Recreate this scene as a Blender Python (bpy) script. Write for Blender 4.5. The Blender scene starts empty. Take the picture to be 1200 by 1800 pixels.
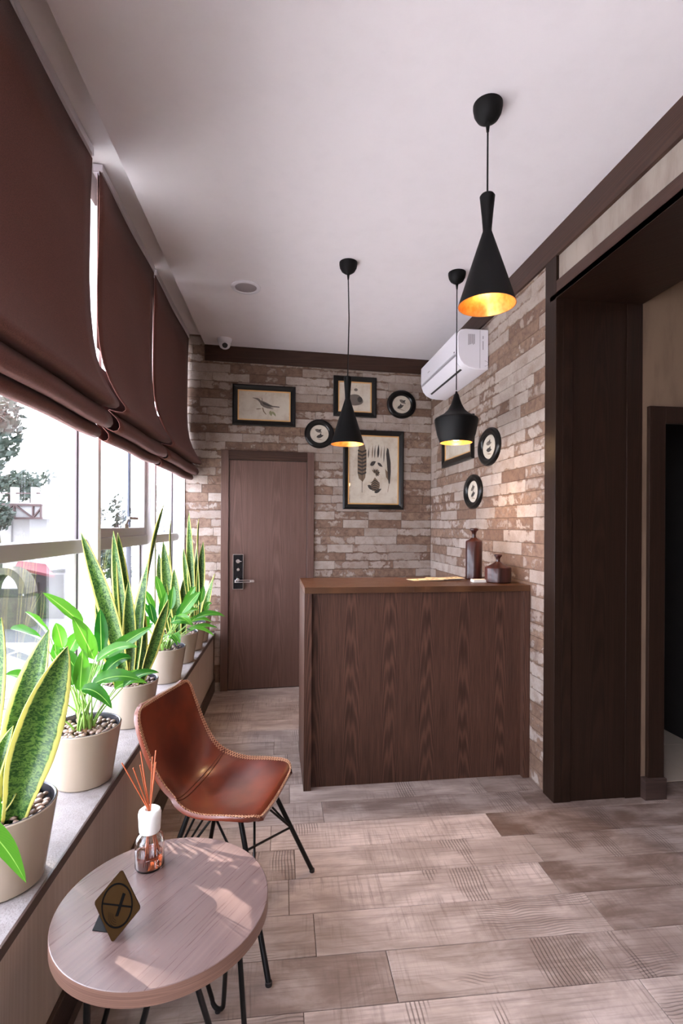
import bpy, bmesh, math, random
from mathutils import Vector, Matrix, noise
random.seed(7)
scene = bpy.context.scene
COL = scene.collection
PI = math.pi

# ---------------------------------------------------------------- camera
CAMZ = 1.4582
FPX, SX, SY = 897.674, -3.7197, 24.1162
AR = Vector((0.99173831, -0.12816563, 0.0053563))
AU = Vector((-0.005323476, 0.000598668, 0.999985651))
AF = Vector((0.128166999, 0.991752596, 0.0000885648))
cam_d = bpy.data.cameras.new('camera')
cam = bpy.data.objects.new('camera', cam_d)
COL.objects.link(cam)
cam.matrix_world = Matrix(((AR.x, AU.x, -AF.x, 0), (AR.y, AU.y, -AF.y, 0), (AR.z, AU.z, -AF.z, CAMZ), (0, 0, 0, 1)))
cam_d.sensor_fit = 'VERTICAL'
cam_d.sensor_height = 36.0
cam_d.sensor_width = 24.0
cam_d.lens = FPX / 1800 * 36
cam_d.shift_x = -SX / 1800
cam_d.shift_y = SY / 1800
cam_d.clip_start = 0.02
cam_d.clip_end = 300
scene.camera = cam
scene.view_settings.view_transform = 'Standard'
scene.view_settings.look = 'None'
scene.view_settings.gamma = 1.0
scene.view_settings.use_curve_mapping = False
scene.view_settings.exposure = 1.66

# ---------------------------------------------------------------- world and sun
SKY = 5.0
world = bpy.data.worlds.new('overcast_sky')
scene.world = world
world.use_nodes = True
wb = world.node_tree.nodes['Background']
wb.inputs[0].default_value = (0.88, 0.92, 1.09, 1)
wb.inputs[1].default_value = SKY
sun_d = bpy.data.lights.new('sun', 'SUN')
sun_d.energy = 10.0
sun_d.angle = 0.012
sun_d.color = (1.0, 0.93, 0.84)
sun = bpy.data.objects.new('sun', sun_d)
COL.objects.link(sun)
SUN_EL = math.radians(32)
sdir = Vector((0.705 * math.cos(SUN_EL), -0.709 * math.cos(SUN_EL), -math.sin(SUN_EL)))
sun.rotation_euler = sdir.to_track_quat('-Z', 'Y').to_euler()
sun.location = (-8, 9, 6)

# ---------------------------------------------------------------- frames of the room
YB, BW = 4.618, 0.06372          # back wall y = YB + BW*x
LW = 0.02825
XS0 = -0.504                     # front edge of the sill at the back wall
XR = 1.4844                      # right wall
XC0 = -0.601                     # edge of the ceiling board at the back wall
H = 3.034
BN = math.hypot(1, BW)
def xs(y): return XS0 + LW * (y - 4.61)
def Lf(o, y, z): return Vector((xs(y) - o, y, z))          # o metres behind the sill edge, towards the window
def Bk(t, z, o=0.0):                                       # point on the back wall, o metres in front of it
    return Vector((t / BN + BW / BN * o, YB + BW * t / BN - o / BN, z))
def Rt(y, z, o=0.0): return Vector((XR - o, y, z))
def ray(px, py): return AF * FPX + AR * (px - 600 - SX) - AU * (py - 900 - SY)
CAM = Vector((0, 0, CAMZ))
def atY(px, py, Y):
    d = ray(px, py); return CAM + d * (Y / d.y)
def atD(px, py, dep): return CAM + ray(px, py) * (dep / FPX)
BYAW = math.atan(BW)

# ---------------------------------------------------------------- mesh helpers
class MB:
    def __init__(s): s.v = []; s.f = []; s.uv = {}
    def poly(s, pts):
        b = len(s.v); s.v += [Vector(p) for p in pts]; s.f.append(list(range(b, b + len(pts)))); return s
    def hexa(s, c):            # 8 corners: bottom 0-3 ccw, top 4-7
        b = len(s.v); s.v += [Vector(p) for p in c]
        for q in ((3, 2, 1, 0), (4, 5, 6, 7), (0, 1, 5, 4), (1, 2, 6, 5), (2, 3, 7, 6), (3, 0, 4, 7)):
            s.f.append([b + i for i in q])
        return s
    def box(s, x0, x1, y0, y1, z0, z1, m=None):
        m = m or (lambda x, y, z: (x, y, z))
        return s.hexa([m(x0, y0, z0), m(x1, y0, z0), m(x1, y1, z0), m(x0, y1, z0), m(x0, y0, z1), m(x1, y0, z1), m(x1, y1, z1), m(x0, y1, z1)])
    def lathe(s, prof, c=(0, 0, 0), n=32, axis=None, close=False):
        b = len(s.v); c = Vector(c)
        if axis is None: ex, ey, ez = Vector((1, 0, 0)), Vector((0, 1, 0)), Vector((0, 0, 1))
        else:
            ez = Vector(axis).normalized(); ex = ez.orthogonal().normalized(); ey = ez.cross(ex)
        k = len(prof)
        for i in range(n):
            a = 2 * PI * i / n
            for r_, z_ in prof: s.v.append(c + ex * (r_ * math.cos(a)) + ey * (r_ * math.sin(a)) + ez * z_)
        for i in range(n):
            j = (i + 1) % n
            for q in range(k - 1): s.f.append([b + i * k + q, b + j * k + q, b + j * k + q + 1, b + i * k + q + 1])
        return s
    def tube(s, pts, r, n=8, cap=True):
        pts = [Vector(p) for p in pts]; b = len(s.v); m = len(pts)
        rs = r if isinstance(r, (list, tuple)) else [r] * m
        up = None
        for i, p in enumerate(pts):
            t = (pts[min(i + 1, m - 1)] - pts[max(i - 1, 0)]).normalized()
            if up is None: up = t.orthogonal().normalized()
            up = (up - t * up.dot(t)); up = up.normalized() if up.length > 1e-6 else t.orthogonal().normalized()
            e = t.cross(up)
            for k in range(n):
                a = 2 * PI * k / n; s.v.append(p + (up * math.cos(a) + e * math.sin(a)) * rs[i])
        for i in range(m - 1):
            for k in range(n):
                l = (k + 1) % n; s.f.append([b + i * n + k, b + i * n + l, b + (i + 1) * n + l, b + (i + 1) * n + k])
        if cap:
            s.f.append([b + k for k in range(n)][::-1]); s.f.append([b + (m - 1) * n + k for k in range(n)])
        return s
    def extrude(s, outline, fn, a0, a1, cap=True):     # outline of 2D points, fn(u, v, a) -> 3D
        b = len(s.v); k = len(outline)
        for a in (a0, a1): s.v += [Vector(fn(u, v, a)) for u, v in outline]
        for i in range(k):
            j = (i + 1) % k; s.f.append([b + i, b + j, b + k + j, b + k + i])
        if cap: s.f.append([b + i for i in range(k)][::-1]); s.f.append([b + k + i for i in range(k)])
        return s
    def grid(s, fn, nu, nv, uv=True):
        b = len(s.v)
        for j in range(nv + 1):
            for i in range(nu + 1):
                if uv: s.uv[len(s.v)] = (i / nu, j / nv)
                s.v.append(Vector(fn(i / nu, j / nv)))
        for j in range(nv):
            for i in range(nu):
                q = b + j * (nu + 1) + i; s.f.append([q, q + 1, q + nu + 2, q + nu + 1])
        return s
    def build(s, name, mat, parent=None, smooth=False, bevel=0.0, solid=0.0, fix=True, origin=None):
        me = bpy.data.meshes.new(name)
        o = Vector(origin) if origin is not None else Vector((0, 0, 0))
        if parent is not None and origin is None: o = wloc(parent)
        me.from_pydata([v - o for v in s.v], [], s.f); me.update()
        if s.uv:
            l = me.uv_layers.new(name='UVMap')
            for lp in me.loops: l.data[lp.index].uv = s.uv.get(lp.vertex_index, (0.5, 0.5))
        if fix:
            bm = bmesh.new(); bm.from_mesh(me); bmesh.ops.recalc_face_normals(bm, faces=bm.faces); bm.to_mesh(me); bm.free()
        ob = bpy.data.objects.new(name, me); COL.objects.link(ob)
        if mat: me.materials.append(mat)
        if parent is not None:
            ob.parent = parent
            if origin is not None: ob.location = o - wloc(parent)
        elif origin is not None: ob.location = o
        if smooth:
            me.shade_smooth()
            try: me.set_sharp_from_angle(angle=math.radians(smooth if smooth is not True else 40))
            except Exception: pass
        if solid:
            md = ob.modifiers.new('solid', 'SOLIDIFY'); md.thickness = solid; md.offset = -1
        if bevel:
            md = ob.modifiers.new('bevel', 'BEVEL'); md.width = bevel; md.segments = 2; md.limit_method = 'ANGLE'; md.angle_limit = math.radians(40)
        return ob
def wloc(o):
    v = Vector(o.location)
    while o.parent: o = o.parent; v += Vector(o.location)
    return v
def thing(name, label, cat, loc, group=None):
    o = bpy.data.objects.new(name, None); COL.objects.link(o)
    o.location = Vector(loc); o.empty_display_size = 0.1
    o.matrix_world = Matrix.Translation(Vector(loc))
    tag(o, label, cat, group); return o
def tag(o, label=None, cat=None, group=None, kind=None):
    if label: o['label'] = label
    if cat: o['category'] = cat
    if group: o['group'] = group
    if kind: o['kind'] = kind
    return o
def struct(o, label=None, cat=None):
    return tag(o, label, cat, None, 'structure')
def sempty(name, loc, label=None, cat=None):
    o = bpy.data.objects.new(name, None); COL.objects.link(o); o.location = Vector(loc)
    o.matrix_world = Matrix.Translation(Vector(loc)); return struct(o, label, cat)
def bez(a, b, c, d, t):
    u = 1 - t; return a * u**3 + b * (3 * u * u * t) + c * (3 * u * t * t) + d * t**3
def circle(r, n, c=(0, 0)): return [(c[0] + r * math.cos(2 * PI * i / n), c[1] + r * math.sin(2 * PI * i / n)) for i in range(n)]
def sm(a, b, t): t = max(0, min(1, (t - a) / (b - a))); return t * t * (3 - 2 * t)

# ---------------------------------------------------------------- materials
def s2l(c): c /= 255; return c / 12.92 if c <= 0.04045 else ((c + 0.055) / 1.055) ** 2.4
def C(r, g, b): return (s2l(r), s2l(g), s2l(b), 1)
class NT:
    def __init__(s, name, rough=0.5, spec=0.5):
        s.m = bpy.data.materials.new(name); s.m.use_nodes = True
        s.t = s.m.node_tree; s.b = s.t.nodes['Principled BSDF']
        s.b.inputs['Roughness'].default_value = rough; s.b.inputs['Specular IOR Level'].default_value = spec
    def n(s, ty, ins=None, **pr):
        nd = s.t.nodes.new('ShaderNode' + ty)
        for k, v in pr.items(): setattr(nd, k, v)
        for k, v in (ins or {}).items(): s.put(nd.inputs[k], v)
        return nd
    def put(s, sock, v):
        if isinstance(v, bpy.types.NodeSocket): s.t.links.new(v, sock)
        else: sock.default_value = v
    def math(s, op, a, b=0.0, c=0.0): return s.n('Math', {0: a, 1: b, 2: c}, operation=op).outputs[0]
    def dot(s, v, w): return s.n('VectorMath', {0: v, 1: w}, operation='DOT_PRODUCT').outputs['Value']
    def noise(s, vec, scale=5, detail=4, rough=0.5, dist=0.0): return s.n('TexNoise', {'Vector': vec, 'Scale': scale, 'Detail': detail, 'Roughness': rough, 'Distortion': dist}).outputs[0]
    def mapr(s, v, a, b, c=0.0, d=1.0, smooth=True): return s.n('MapRange', {0: v, 1: a, 2: b, 3: c, 4: d}, interpolation_type='SMOOTHSTEP' if smooth else 'LINEAR').outputs[0]
    def mix(s, f, a, b, bt='MIX'):
        nd = s.n('Mix', data_type='RGBA', blend_type=bt); s.put(nd.inputs[0], f); s.put(nd.inputs[6], a); s.put(nd.inputs[7], b); return nd.outputs[2]
    def scale(s, vec, sc, off=None):
        v = s.n('VectorMath', {0: vec, 1: sc}, operation='MULTIPLY').outputs[0]
        if off is not None: v = s.n('VectorMath', {0: v, 1: off}, operation='ADD').outputs[0]
        return v
    def obj(s): return s.n('TexCoord').outputs['Object']
    def uv(s): return s.n('TexCoord').outputs['UV']
    def rnd(s): return s.n('ObjectInfo').outputs['Random']
    def pos(s): return s.n('NewGeometry').outputs['Position']
    def col(s, c): s.put(s.b.inputs['Base Color'], c); return s
    def ro(s, v): s.put(s.b.inputs['Roughness'], v); return s
    def bump(s, h, st=0.2, d=0.01):
        nd = s.n('Bump', {'Strength': st, 'Distance': d, 'Height': h}); s.put(s.b.inputs['Normal'], nd.outputs[0]); return s
def plain(name, c, rough=0.5, metal=0.0, spec=0.5, coat=0.0):
    n = NT(name, rough, spec); n.col(c); n.b.inputs['Metallic'].default_value = metal
    n.b.inputs['Coat Weight'].default_value = coat; return n.m
def emit(name, c, st):
    n = NT(name); n.col(c); n.b.inputs['Emission Color'].default_value = c; n.b.inputs['Emission Strength'].default_value = st; return n.m

def wood(name, dark, light, across=(1, 1, 0), along=(0, 0, 1), leaf=0.22, K=900, m=9, amp=5.0, rough=0.42, spec=0.4, contrast=1.0, grain=1.0):
    n = NT(name, rough, spec); P = n.pos(); rd = n.rnd()
    a = n.math('ADD', n.dot(P, across), n.math('MULTIPLY', rd, 3.1)); b = n.math('ADD', n.dot(P, along), n.math('MULTIPLY', rd, 7.7))
    low = n.n('CombineXYZ', {0: n.math('MULTIPLY', a, 7.0), 1: n.math('MULTIPLY', b, 0.9), 2: rd}).outputs[0]
    nz = n.noise(low, 1.0, 3, 0.55)
    pp = n.math('SUBTRACT', n.math('PINGPONG', n.math('ADD', a, n.math('MULTIPLY', n.math('SUBTRACT', nz, 0.5), 0.05)), leaf / 2), 0.012)
    ph = n.math('ADD', n.math('MULTIPLY', n.math('MULTIPLY', pp, pp), K * 3), n.math('ADD', n.math('MULTIPLY', b, m), n.math('MULTIPLY', nz, amp)))
    ln = n.math('POWER', n.math('ADD', n.math('MULTIPLY', n.math('SINE', n.math('MULTIPLY', ph, 4.0)), 0.5), 0.5), 1.6)
    fine = n.noise(n.n('CombineXYZ', {0: n.math('MULTIPLY', a, 260 * grain), 1: n.math('MULTIPLY', b, 5.0)}).outputs[0], 1.0, 3, 0.6)
    med = n.noise(n.n('CombineXYZ', {0: n.math('MULTIPLY', a, 40), 1: n.math('MULTIPLY', b, 0.7)}).outputs[0], 1.0, 3, 0.6)
    f = n.math('ADD', n.math('MULTIPLY', ln, 0.30 * contrast), n.math('ADD', n.math('MULTIPLY', n.math('SUBTRACT', fine, 0.5), 0.9 * contrast), n.math('MULTIPLY', med, 0.55)))
    f = n.mapr(f, 0.05, 0.75, smooth=False)
    n.col(n.mix(f, dark, light)); n.bump(fine, 0.10, 0.002)
    n.ro(n.mapr(fine, 0.2, 0.8, rough - 0.06, rough + 0.1)); return n.m

W_DARK = wood('dark_walnut_veneer', C(40, 23, 17), C(86, 58, 46), spec=0.25, contrast=1.35)
W_DOOR = wood('door_walnut_veneer', C(72, 50, 44), C(116, 88, 78), leaf=0.36, K=420, m=5, contrast=0.7, rough=0.36)
W_JAMB = wood('portal_walnut_veneer', C(22, 13, 8), C(48, 31, 22), leaf=0.30, K=500, m=6, contrast=0.7, spec=0.2)
W_TRIMX = wood('crown_walnut_x', C(44, 28, 22), C(76, 53, 43), spec=0.25, across=(0, 0, 1), along=(1, 1, 0), leaf=0.5, K=300, m=3, contrast=0.8)
W_TOP = wood('countertop_walnut', C(50, 28, 15), C(98, 63, 38), across=(0, 1, 0), along=(1, 0, 0), leaf=0.4, K=260, m=4, contrast=0.7, rough=0.3)
W_TABLE = wood('table_walnut_laminate', C(86, 66, 62), C(130, 107, 102), across=(0.82, -0.57, 0), along=(0.57, 0.82, 0), leaf=0.24, K=260, m=5, amp=5, rough=0.3, spec=0.7, contrast=0.22, grain=0.8)
W_TABLE_EDGE = wood('table_edge_veneer', C(96, 68, 58), C(150, 116, 100), across=(0, 0, 1), along=(1, 0.6, 0), leaf=0.02, K=9000, m=2, contrast=0.6, rough=0.4)
W_LOW = wood('taupe_laminate', C(162, 146, 133), C(194, 178, 165), leaf=0.5, K=120, m=2, contrast=0.5, rough=0.5, grain=0.4)
W_BASE = wood('baseboard_walnut', C(40, 28, 24), C(72, 54, 47), across=(0, 0, 1), along=(1, 1, 0), leaf=0.4, K=300, m=3)

def m_brick():
    n = NT('worn_whitewashed_brick', 0.62, 0.35); P = n.obj(); rd = n.rnd()
    off = n.n('CombineXYZ', {0: n.math('MULTIPLY', rd, 37.0), 1: n.math('MULTIPLY', rd, 53.0), 2: n.math('MULTIPLY', rd, 91.0)}).outputs[0]
    V = n.n('VectorMath', {0: P, 1: off}, operation='ADD').outputs[0]
    big = n.noise(V, 7.5, 6, 0.62, 0.6); mid = n.noise(V, 26, 5, 0.65, 0.4); fine = n.noise(V, 120, 3, 0.6)
    sep = n.n('SeparateXYZ', {0: P}).outputs
    edge = n.mapr(n.math('ABSOLUTE', sep[2]), 0.018, 0.038, 0.0, 0.10)
    bias = n.mapr(rd, 0.0, 1.0, -0.17, 0.20, False)
    mk = n.math('SUBTRACT', n.math('ADD', n.math('ADD', n.math('MULTIPLY', big, 0.75), n.math('MULTIPLY', mid, 0.3)), bias), edge)
    mask = n.mapr(mk, 0.455, 0.495)
    rd2 = n.math('FRACT', n.math('MULTIPLY', rd, 17.13))
    br = n.mix(rd2, C(116, 90, 74), C(144, 118, 100)); br = n.mix(n.mapr(mid, 0.3, 0.75), br, C(96, 73, 61))
    wh = n.mix(n.mapr(n.math('FRACT', n.math('MULTIPLY', rd, 7.7)), 0, 1), C(174, 160, 150), C(152, 137, 127)); wh = n.mix(n.mapr(mid, 0.45, 0.8, 0, 0.55), wh, C(128, 109, 97))
    rim = n.math('MULTIPLY', n.mapr(mk, 0.43, 0.48), n.mapr(mk, 0.53, 0.48))
    c = n.mix(n.math('MULTIPLY', mask, n.mapr(n.noise(V, 13, 4), 0.3, 0.55, 0.55, 1.0)), br, wh); c = n.mix(n.math('MULTIPLY', rim, 0.32), c, C(84, 65, 56))
    c = n.mix(n.mapr(fine, 0.3, 0.8, 0.0, 0.22), c, C(92, 72, 62))
    n.col(c); n.bump(n.math('ADD', n.math('MULTIPLY', mask, 0.6), n.math('MULTIPLY', fine, 0.3)), 0.25, 0.003); return n.m
M_BRICK = m_brick()
M_MORTAR = plain('brown_mortar', C(92, 74, 64), 0.85)

def m_plank():
    n = NT('sawn_grey_wood_tile', 0.4, 0.5); P = n.obj(); rd = n.rnd()
    off = n.n('CombineXYZ', {0: n.math('MULTIPLY', rd, 41.0), 1: n.math('MULTIPLY', rd, 23.0), 2: n.math('MULTIPLY', rd, 67.0)}).outputs[0]
    V = n.n('VectorMath', {0: P, 1: off}, operation='ADD').outputs[0]
    cl = n.noise(n.scale(V, (2.2, 5.0, 1)), 1.6, 5, 0.62, 0.5)
    along = n.noise(n.scale(V, (3.0, 95.0, 1)), 1.0, 4, 0.65)
    across = n.noise(n.scale(V, (85.0, 4.0, 1)), 1.0, 4, 0.65)
    sx = n.n('SeparateXYZ', {0: V}).outputs
    wob = n.noise(V, 3.0, 2)
    saw = n.math('SINE', n.math('MULTIPLY', n.math('ADD', sx[0], n.math('MULTIPLY', wob, 0.05)), 470.0))
    saw2 = n.math('SINE', n.math('MULTIPLY', n.math('ADD', sx[1], n.math('MULTIPLY', wob, 0.16)), 560.0))
    m1 = n.mapr(n.noise(n.scale(V, (5.0, 1.6, 1)), 1.0, 2), 0.60, 0.66); m2 = n.mapr(n.noise(n.scale(V, (1.8, 4.0, 1), (9, 3, 1)), 1.0, 2), 0.62, 0.68)
    lines = n.math('ADD', n.math('MULTIPLY', m1, n.mapr(saw, 0.1, 0.9, 0, 1)), n.math('MULTIPLY', m2, n.mapr(saw2, 0.1, 0.9, 0, 0.8)))
    sh = n.n('ObjectInfo').outputs['Color']; base = n.mix(n.dot(sh, (1, 0, 0)), C(84, 60, 46), C(200, 181, 172))
    c = n.mix(n.mapr(cl, 0.36, 0.68), n.mix(0.4, base, C(94, 73, 62)), n.mix(0.35, base, C(208, 190, 181)))
    c = n.mix(n.mapr(along, 0.45, 0.75, 0, 0.5), c, C(96, 76, 68))
    c = n.mix(n.math('MULTIPLY', n.mapr(across, 0.45, 0.75, 0, 0.6), n.mapr(n.noise(V, 4.0, 3), 0.42, 0.62)), c, C(92, 74, 67))
    c = n.mix(n.math('MULTIPLY', lines, 0.7), c, C(78, 62, 56))
    n.col(c); hh = n.math('SUBTRACT', n.math('ADD', n.math('MULTIPLY', along, 0.5), n.math('MULTIPLY', across, 0.3)), n.math('MULTIPLY', lines, 0.6))
    n.bump(hh, 0.35, 0.003); n.ro(n.mapr(along, 0.2, 0.8, 0.30, 0.5)); return n.m
M_PLANK = m_plank()
M_GROUT = plain('dark_grout', C(88, 72, 64), 0.9)

def m_plaster(name, c, c2, rough=0.75):
    n = NT(name, rough, 0.3); P = n.pos(); v = n.noise(n.scale(P, (5, 5, 1.2)), 2.0, 5, 0.6); f = n.noise(P, 90, 2)
    n.col(n.mix(n.mapr(v, 0.4, 0.75), c, c2)); n.bump(f, 0.06, 0.002); return n.m
M_CEIL = m_plaster('white_ceiling_paint', C(226, 219, 221), C(223, 216, 218), 0.6)
M_PLASTER = m_plaster('beige_streaked_plaster', C(150, 137, 127), C(128, 114, 104))
M_PLASTER_SHADED = m_plaster('shaded_beige_plaster', C(116, 94, 76), C(100, 80, 64))  # second room's beige plaster, with its shade put into the colour
M_POCKET = m_plaster('white_pocket_paint', C(238, 234, 234), C(236, 232, 232), 0.5)
def m_sill():
    n = NT('pale_rough_stone', 0.6, 0.4); P = n.pos(); v = n.noise(P, 160, 3, 0.7); w = n.noise(P, 14, 5, 0.6)
    c = n.mix(n.mapr(w, 0.35, 0.7), C(150, 143, 142), C(132, 124, 122)); c = n.mix(n.mapr(v, 0.45, 0.75, 0, 0.55), c, C(104, 94, 91))
    n.col(c); n.bump(v, 0.5, 0.003); return n.m
M_SILL = m_sill()
M_SILLEDGE = plain('dark_brown_sill_edge', C(74, 58, 52), 0.5)
M_PVC = plain('white_window_aluminium', C(248, 247, 250), 0.3)
M_PVCG = plain('grey_window_gasket', C(70, 70, 78), 0.6)
M_FRAMEG = plain('grey_painted_window_frame', C(176, 170, 168), 0.4)
def m_glass():
    n = NT('window_glass'); t = n.t; o = t.nodes['Material Output']
    g = n.n('BsdfGlossy', {'Roughness': 0.01, 'Color': (1, 1, 1, 1)}); tr = n.n('BsdfTransparent', {'Color': (0.97, 0.98, 0.98, 1)})
    fc = n.n('LayerWeight', {'Blend': 0.5}).outputs['Facing']
    fr = n.math('ADD', n.math('MULTIPLY', n.math('POWER', fc, 5.0), 0.9), 0.035); mx = n.n('MixShader', {0: fr, 1: tr.outputs[0], 2: g.outputs[0]})
    t.links.new(mx.outputs[0], o.inputs[0]); return n.m
M_GLASS = m_glass()
def m_fabric():
    n = NT('brown_blind_fabric', 0.9, 0.15); P = n.pos(); w = n.noise(n.scale(P, (1, 300, 300)), 1.0, 2); l = n.noise(P, 5, 3)
    n.col(n.mix(n.mapr(w, 0.3, 0.7), n.mix(l, C(110, 68, 59), C(120, 75, 65)), C(93, 57, 50))); n.bump(w, 0.1, 0.002)
    n.b.inputs['Sheen Weight'].default_value = 0.12
    return n.m
M_FABRIC = m_fabric()
M_FABRIC_D = plain('blind_lining', C(150, 128, 122), 0.9)
M_BLACK = plain('matt_black_metal', C(8, 7, 7), 0.55, spec=0.2)
M_BLACKG = plain('black_powder_coated_steel', C(14, 14, 15), 0.35, spec=0.3)
def m_gold():
    n = NT('gold_leaf_lining', 0.32, 0.5); v = n.noise(n.obj(), 45, 3); n.col(n.mix(n.mapr(v, 0.35, 0.7), C(226, 164, 92), C(206, 138, 66)))
    n.b.inputs['Metallic'].default_value = 0.75; return n.m
M_GOLD = m_gold()
M_BULB = emit('warm_bulb', (1.0, 0.6, 0.26, 1), 4)
M_BULB2 = emit('warm_bulb_bright', (1.0, 0.72, 0.38, 1), 30)
M_WHITEP = plain('white_gloss_plastic', C(226, 222, 228), 0.25)
M_GREYP = plain('grey_plastic', C(140, 136, 140), 0.5)
M_DARKP = plain('dark_slot', C(38, 34, 36), 0.7)
M_FRAMEB = plain('black_lacquer_frame', C(13, 12, 12), 0.3, spec=0.35)
M_GILT = plain('gilt_fillet', C(214, 168, 108), 0.3, 0.5)
def m_paper():
    n = NT('aged_print_paper', 0.5, 0.4); P = n.obj(); v = n.noise(P, 9, 5, 0.6); w = n.noise(P, 30, 4)
    c = n.mix(n.mapr(v, 0.4, 0.7), C(200, 190, 174), C(182, 168, 150)); c = n.mix(n.mapr(w, 0.62, 0.75, 0, 0.4), c, C(160, 136, 112)); n.col(c)
    n.b.inputs['Coat Weight'].default_value = 0.9; n.b.inputs['Coat Roughness'].default_value = 0.02; return n.m
M_PAPER = m_paper()
M_INK = plain('dark_ink', C(52, 46, 42), 0.6)
M_INK2 = plain('grey_ink', C(98, 88, 80), 0.6)
M_INK3 = plain('olive_ink', C(128, 128, 92), 0.6)
M_INK4 = plain('sepia_ink', C(112, 92, 72), 0.6)
M_CHROME = plain('brushed_chrome', C(205, 203, 206), 0.22, 1.0)
M_LOCK = plain('black_glass_lock', C(16, 16, 19), 0.2, spec=0.3)
def m_turned():
    n = NT('dark_turned_wood', 0.3, 0.3); v = n.noise(n.scale(n.obj(), (30, 30, 2)), 1.0, 4); n.col(n.mix(n.mapr(v, 0.3, 0.7), C(38, 15, 11), C(72, 34, 26)))
    n.b.inputs['Coat Weight'].default_value = 0.15; return n.m
M_TURNED = m_turned()
M_CARD = plain('cream_card', C(226, 206, 170), 0.6)
M_CARDW = plain('white_card', C(230, 224, 214), 0.6)
def m_leather():
    n = NT('worn_tan_leather', 0.3, 0.7); P = n.obj(); v = n.noise(P, 5, 3, 0.5); w = n.noise(n.scale(P, (1, 1, 2.5)), 14, 6, 0.7, 0.3); g = n.n('TexVoronoi', {'Vector': P, 'Scale': 260}).outputs[0]
    c = n.mix(n.mapr(v, 0.3, 0.72), C(76, 25, 12), C(124, 50, 25)); n.col(c)
    n.bump(g, 0.05, 0.001); n.b.inputs['Roughness'].default_value = 0.3; n.b.inputs['Coat Weight'].default_value = 0.4; n.b.inputs['Coat Roughness'].default_value = 0.2; return n.m
M_LEATHER = m_leather()
M_THREAD = plain('pale_tan_thread', C(196, 150, 118), 0.7)
M_THREAD_D = plain('dark_seam', C(86, 36, 20), 0.6)
def m_pot():
    n = NT('taupe_glazed_pot', 0.22, 0.5); n.col(C(164, 149, 132)); n.b.inputs['Coat Weight'].default_value = 0.3; return n.m
M_POT = m_pot()
M_RIM = plain('dark_pot_liner', C(74, 72, 78), 0.2, 0.3)
def m_pebble():
    n = NT('brown_river_pebble', 0.4, 0.5); rd = n.rnd(); v = n.noise(n.obj(), 60, 3)
    k = n.n('TexVoronoi', {'Vector': n.pos(), 'Scale': 55.0}).outputs['Color']
    kk = n.dot(k, (0.5, 0.3, 0.2))
    c = n.mix(kk, C(86, 62, 52), C(168, 142, 126)); c = n.mix(n.mapr(v, 0.4, 0.8, 0, 0.4), c, C(128, 106, 96)); n.col(c); return n.m
M_PEBBLE = m_pebble()
M_SOIL = plain('dark_soil', C(48, 36, 30), 0.9)
def leafmat(name, fn, trans=0.3, rough=0.35):
    n = NT(name, rough, 0.4); c = fn(n); n.col(c)
    t = n.n('BsdfTranslucent', {'Color': c}); mx = n.n('MixShader', {0: trans, 1: n.b.outputs[0], 2: t.outputs[0]})
    n.t.links.new(mx.outputs[0], n.t.nodes['Material Output'].inputs[0]); return n.m
def f_snake(n):
    uv = n.uv(); s = n.n('SeparateXYZ', {0: uv}).outputs; rd = n.rnd()
    d = n.math('ABSOLUTE', n.math('SUBTRACT', s[0], 0.5))
    P = n.n('CombineXYZ', {0: n.math('MULTIPLY', s[0], 3.0), 1: n.math('MULTIPLY', s[1], 26.0), 2: n.math('MULTIPLY', rd, 40)}).outputs[0]
    b = n.noise(P, 2.2, 5, 0.65, 1.4)
    g = n.mix(n.mapr(b, 0.42, 0.58), C(30, 74, 26), C(98, 132, 60))
    ed = n.math('ADD', d, n.math('MULTIPLY', n.math('SUBTRACT', n.noise(P, 1.0, 2), 0.5), 0.06))
    return n.mix(n.mapr(ed, 0.375, 0.41), g, C(214, 208, 112))
M_SNAKE = leafmat('variegated_snake_leaf', f_snake, 0.22)
def f_lily(n):
    uv = n.uv(); s = n.n('SeparateXYZ', {0: uv}).outputs; rd = n.rnd()
    d = n.math('ABSOLUTE', n.math('SUBTRACT', s[0], 0.5))
    vein = n.math('SINE', n.math('MULTIPLY', n.math('SUBTRACT', s[1], n.math('MULTIPLY', d, 0.7)), 95.0))
    g = n.mix(rd, C(26, 92, 24), C(88, 152, 42)); g = n.mix(n.mapr(vein, 0.2, 1.0, 0, 0.14), g, C(40, 104, 30))
    return n.mix(n.mapr(d, 0.035, 0.012), g, C(156, 204, 100))
M_LILY = leafmat('glossy_green_leaf', f_lily, 0.28, 0.3)
M_STEM = plain('pale_green_stalk', C(132, 170, 78), 0.45)
M_ROOT = plain('brown_root', C(128, 92, 62), 0.8)
def m_clear():
    n = NT('clear_bottle_glass', 0.02); n.b.inputs['Transmission Weight'].default_value = 1.0; n.b.inputs['IOR'].default_value = 1.45; n.col((1, 1, 1, 1)); return n.m
M_CLEAR = m_clear()
def m_oil():
    n = NT('amber_oil', 0.02); n.b.inputs['Transmission Weight'].default_value = 0.85; n.b.inputs['IOR'].default_value = 1.36; n.col(C(150, 70, 36)); return n.m
M_OIL = m_oil()
M_CAP = plain('white_ceramic_cap', C(236, 234, 230), 0.4)
M_REED = plain('rust_reed', C(172, 88, 50), 0.6)
M_SIGN = plain('bronze_plate', C(42, 27, 10), 0.6, 0.0, 0.02)
M_SIGNK = plain('black_print', C(8, 6, 5), 0.7, 0, 0.02)
M_WPRINT = plain('white_print', C(235, 230, 228), 0.5)
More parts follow.
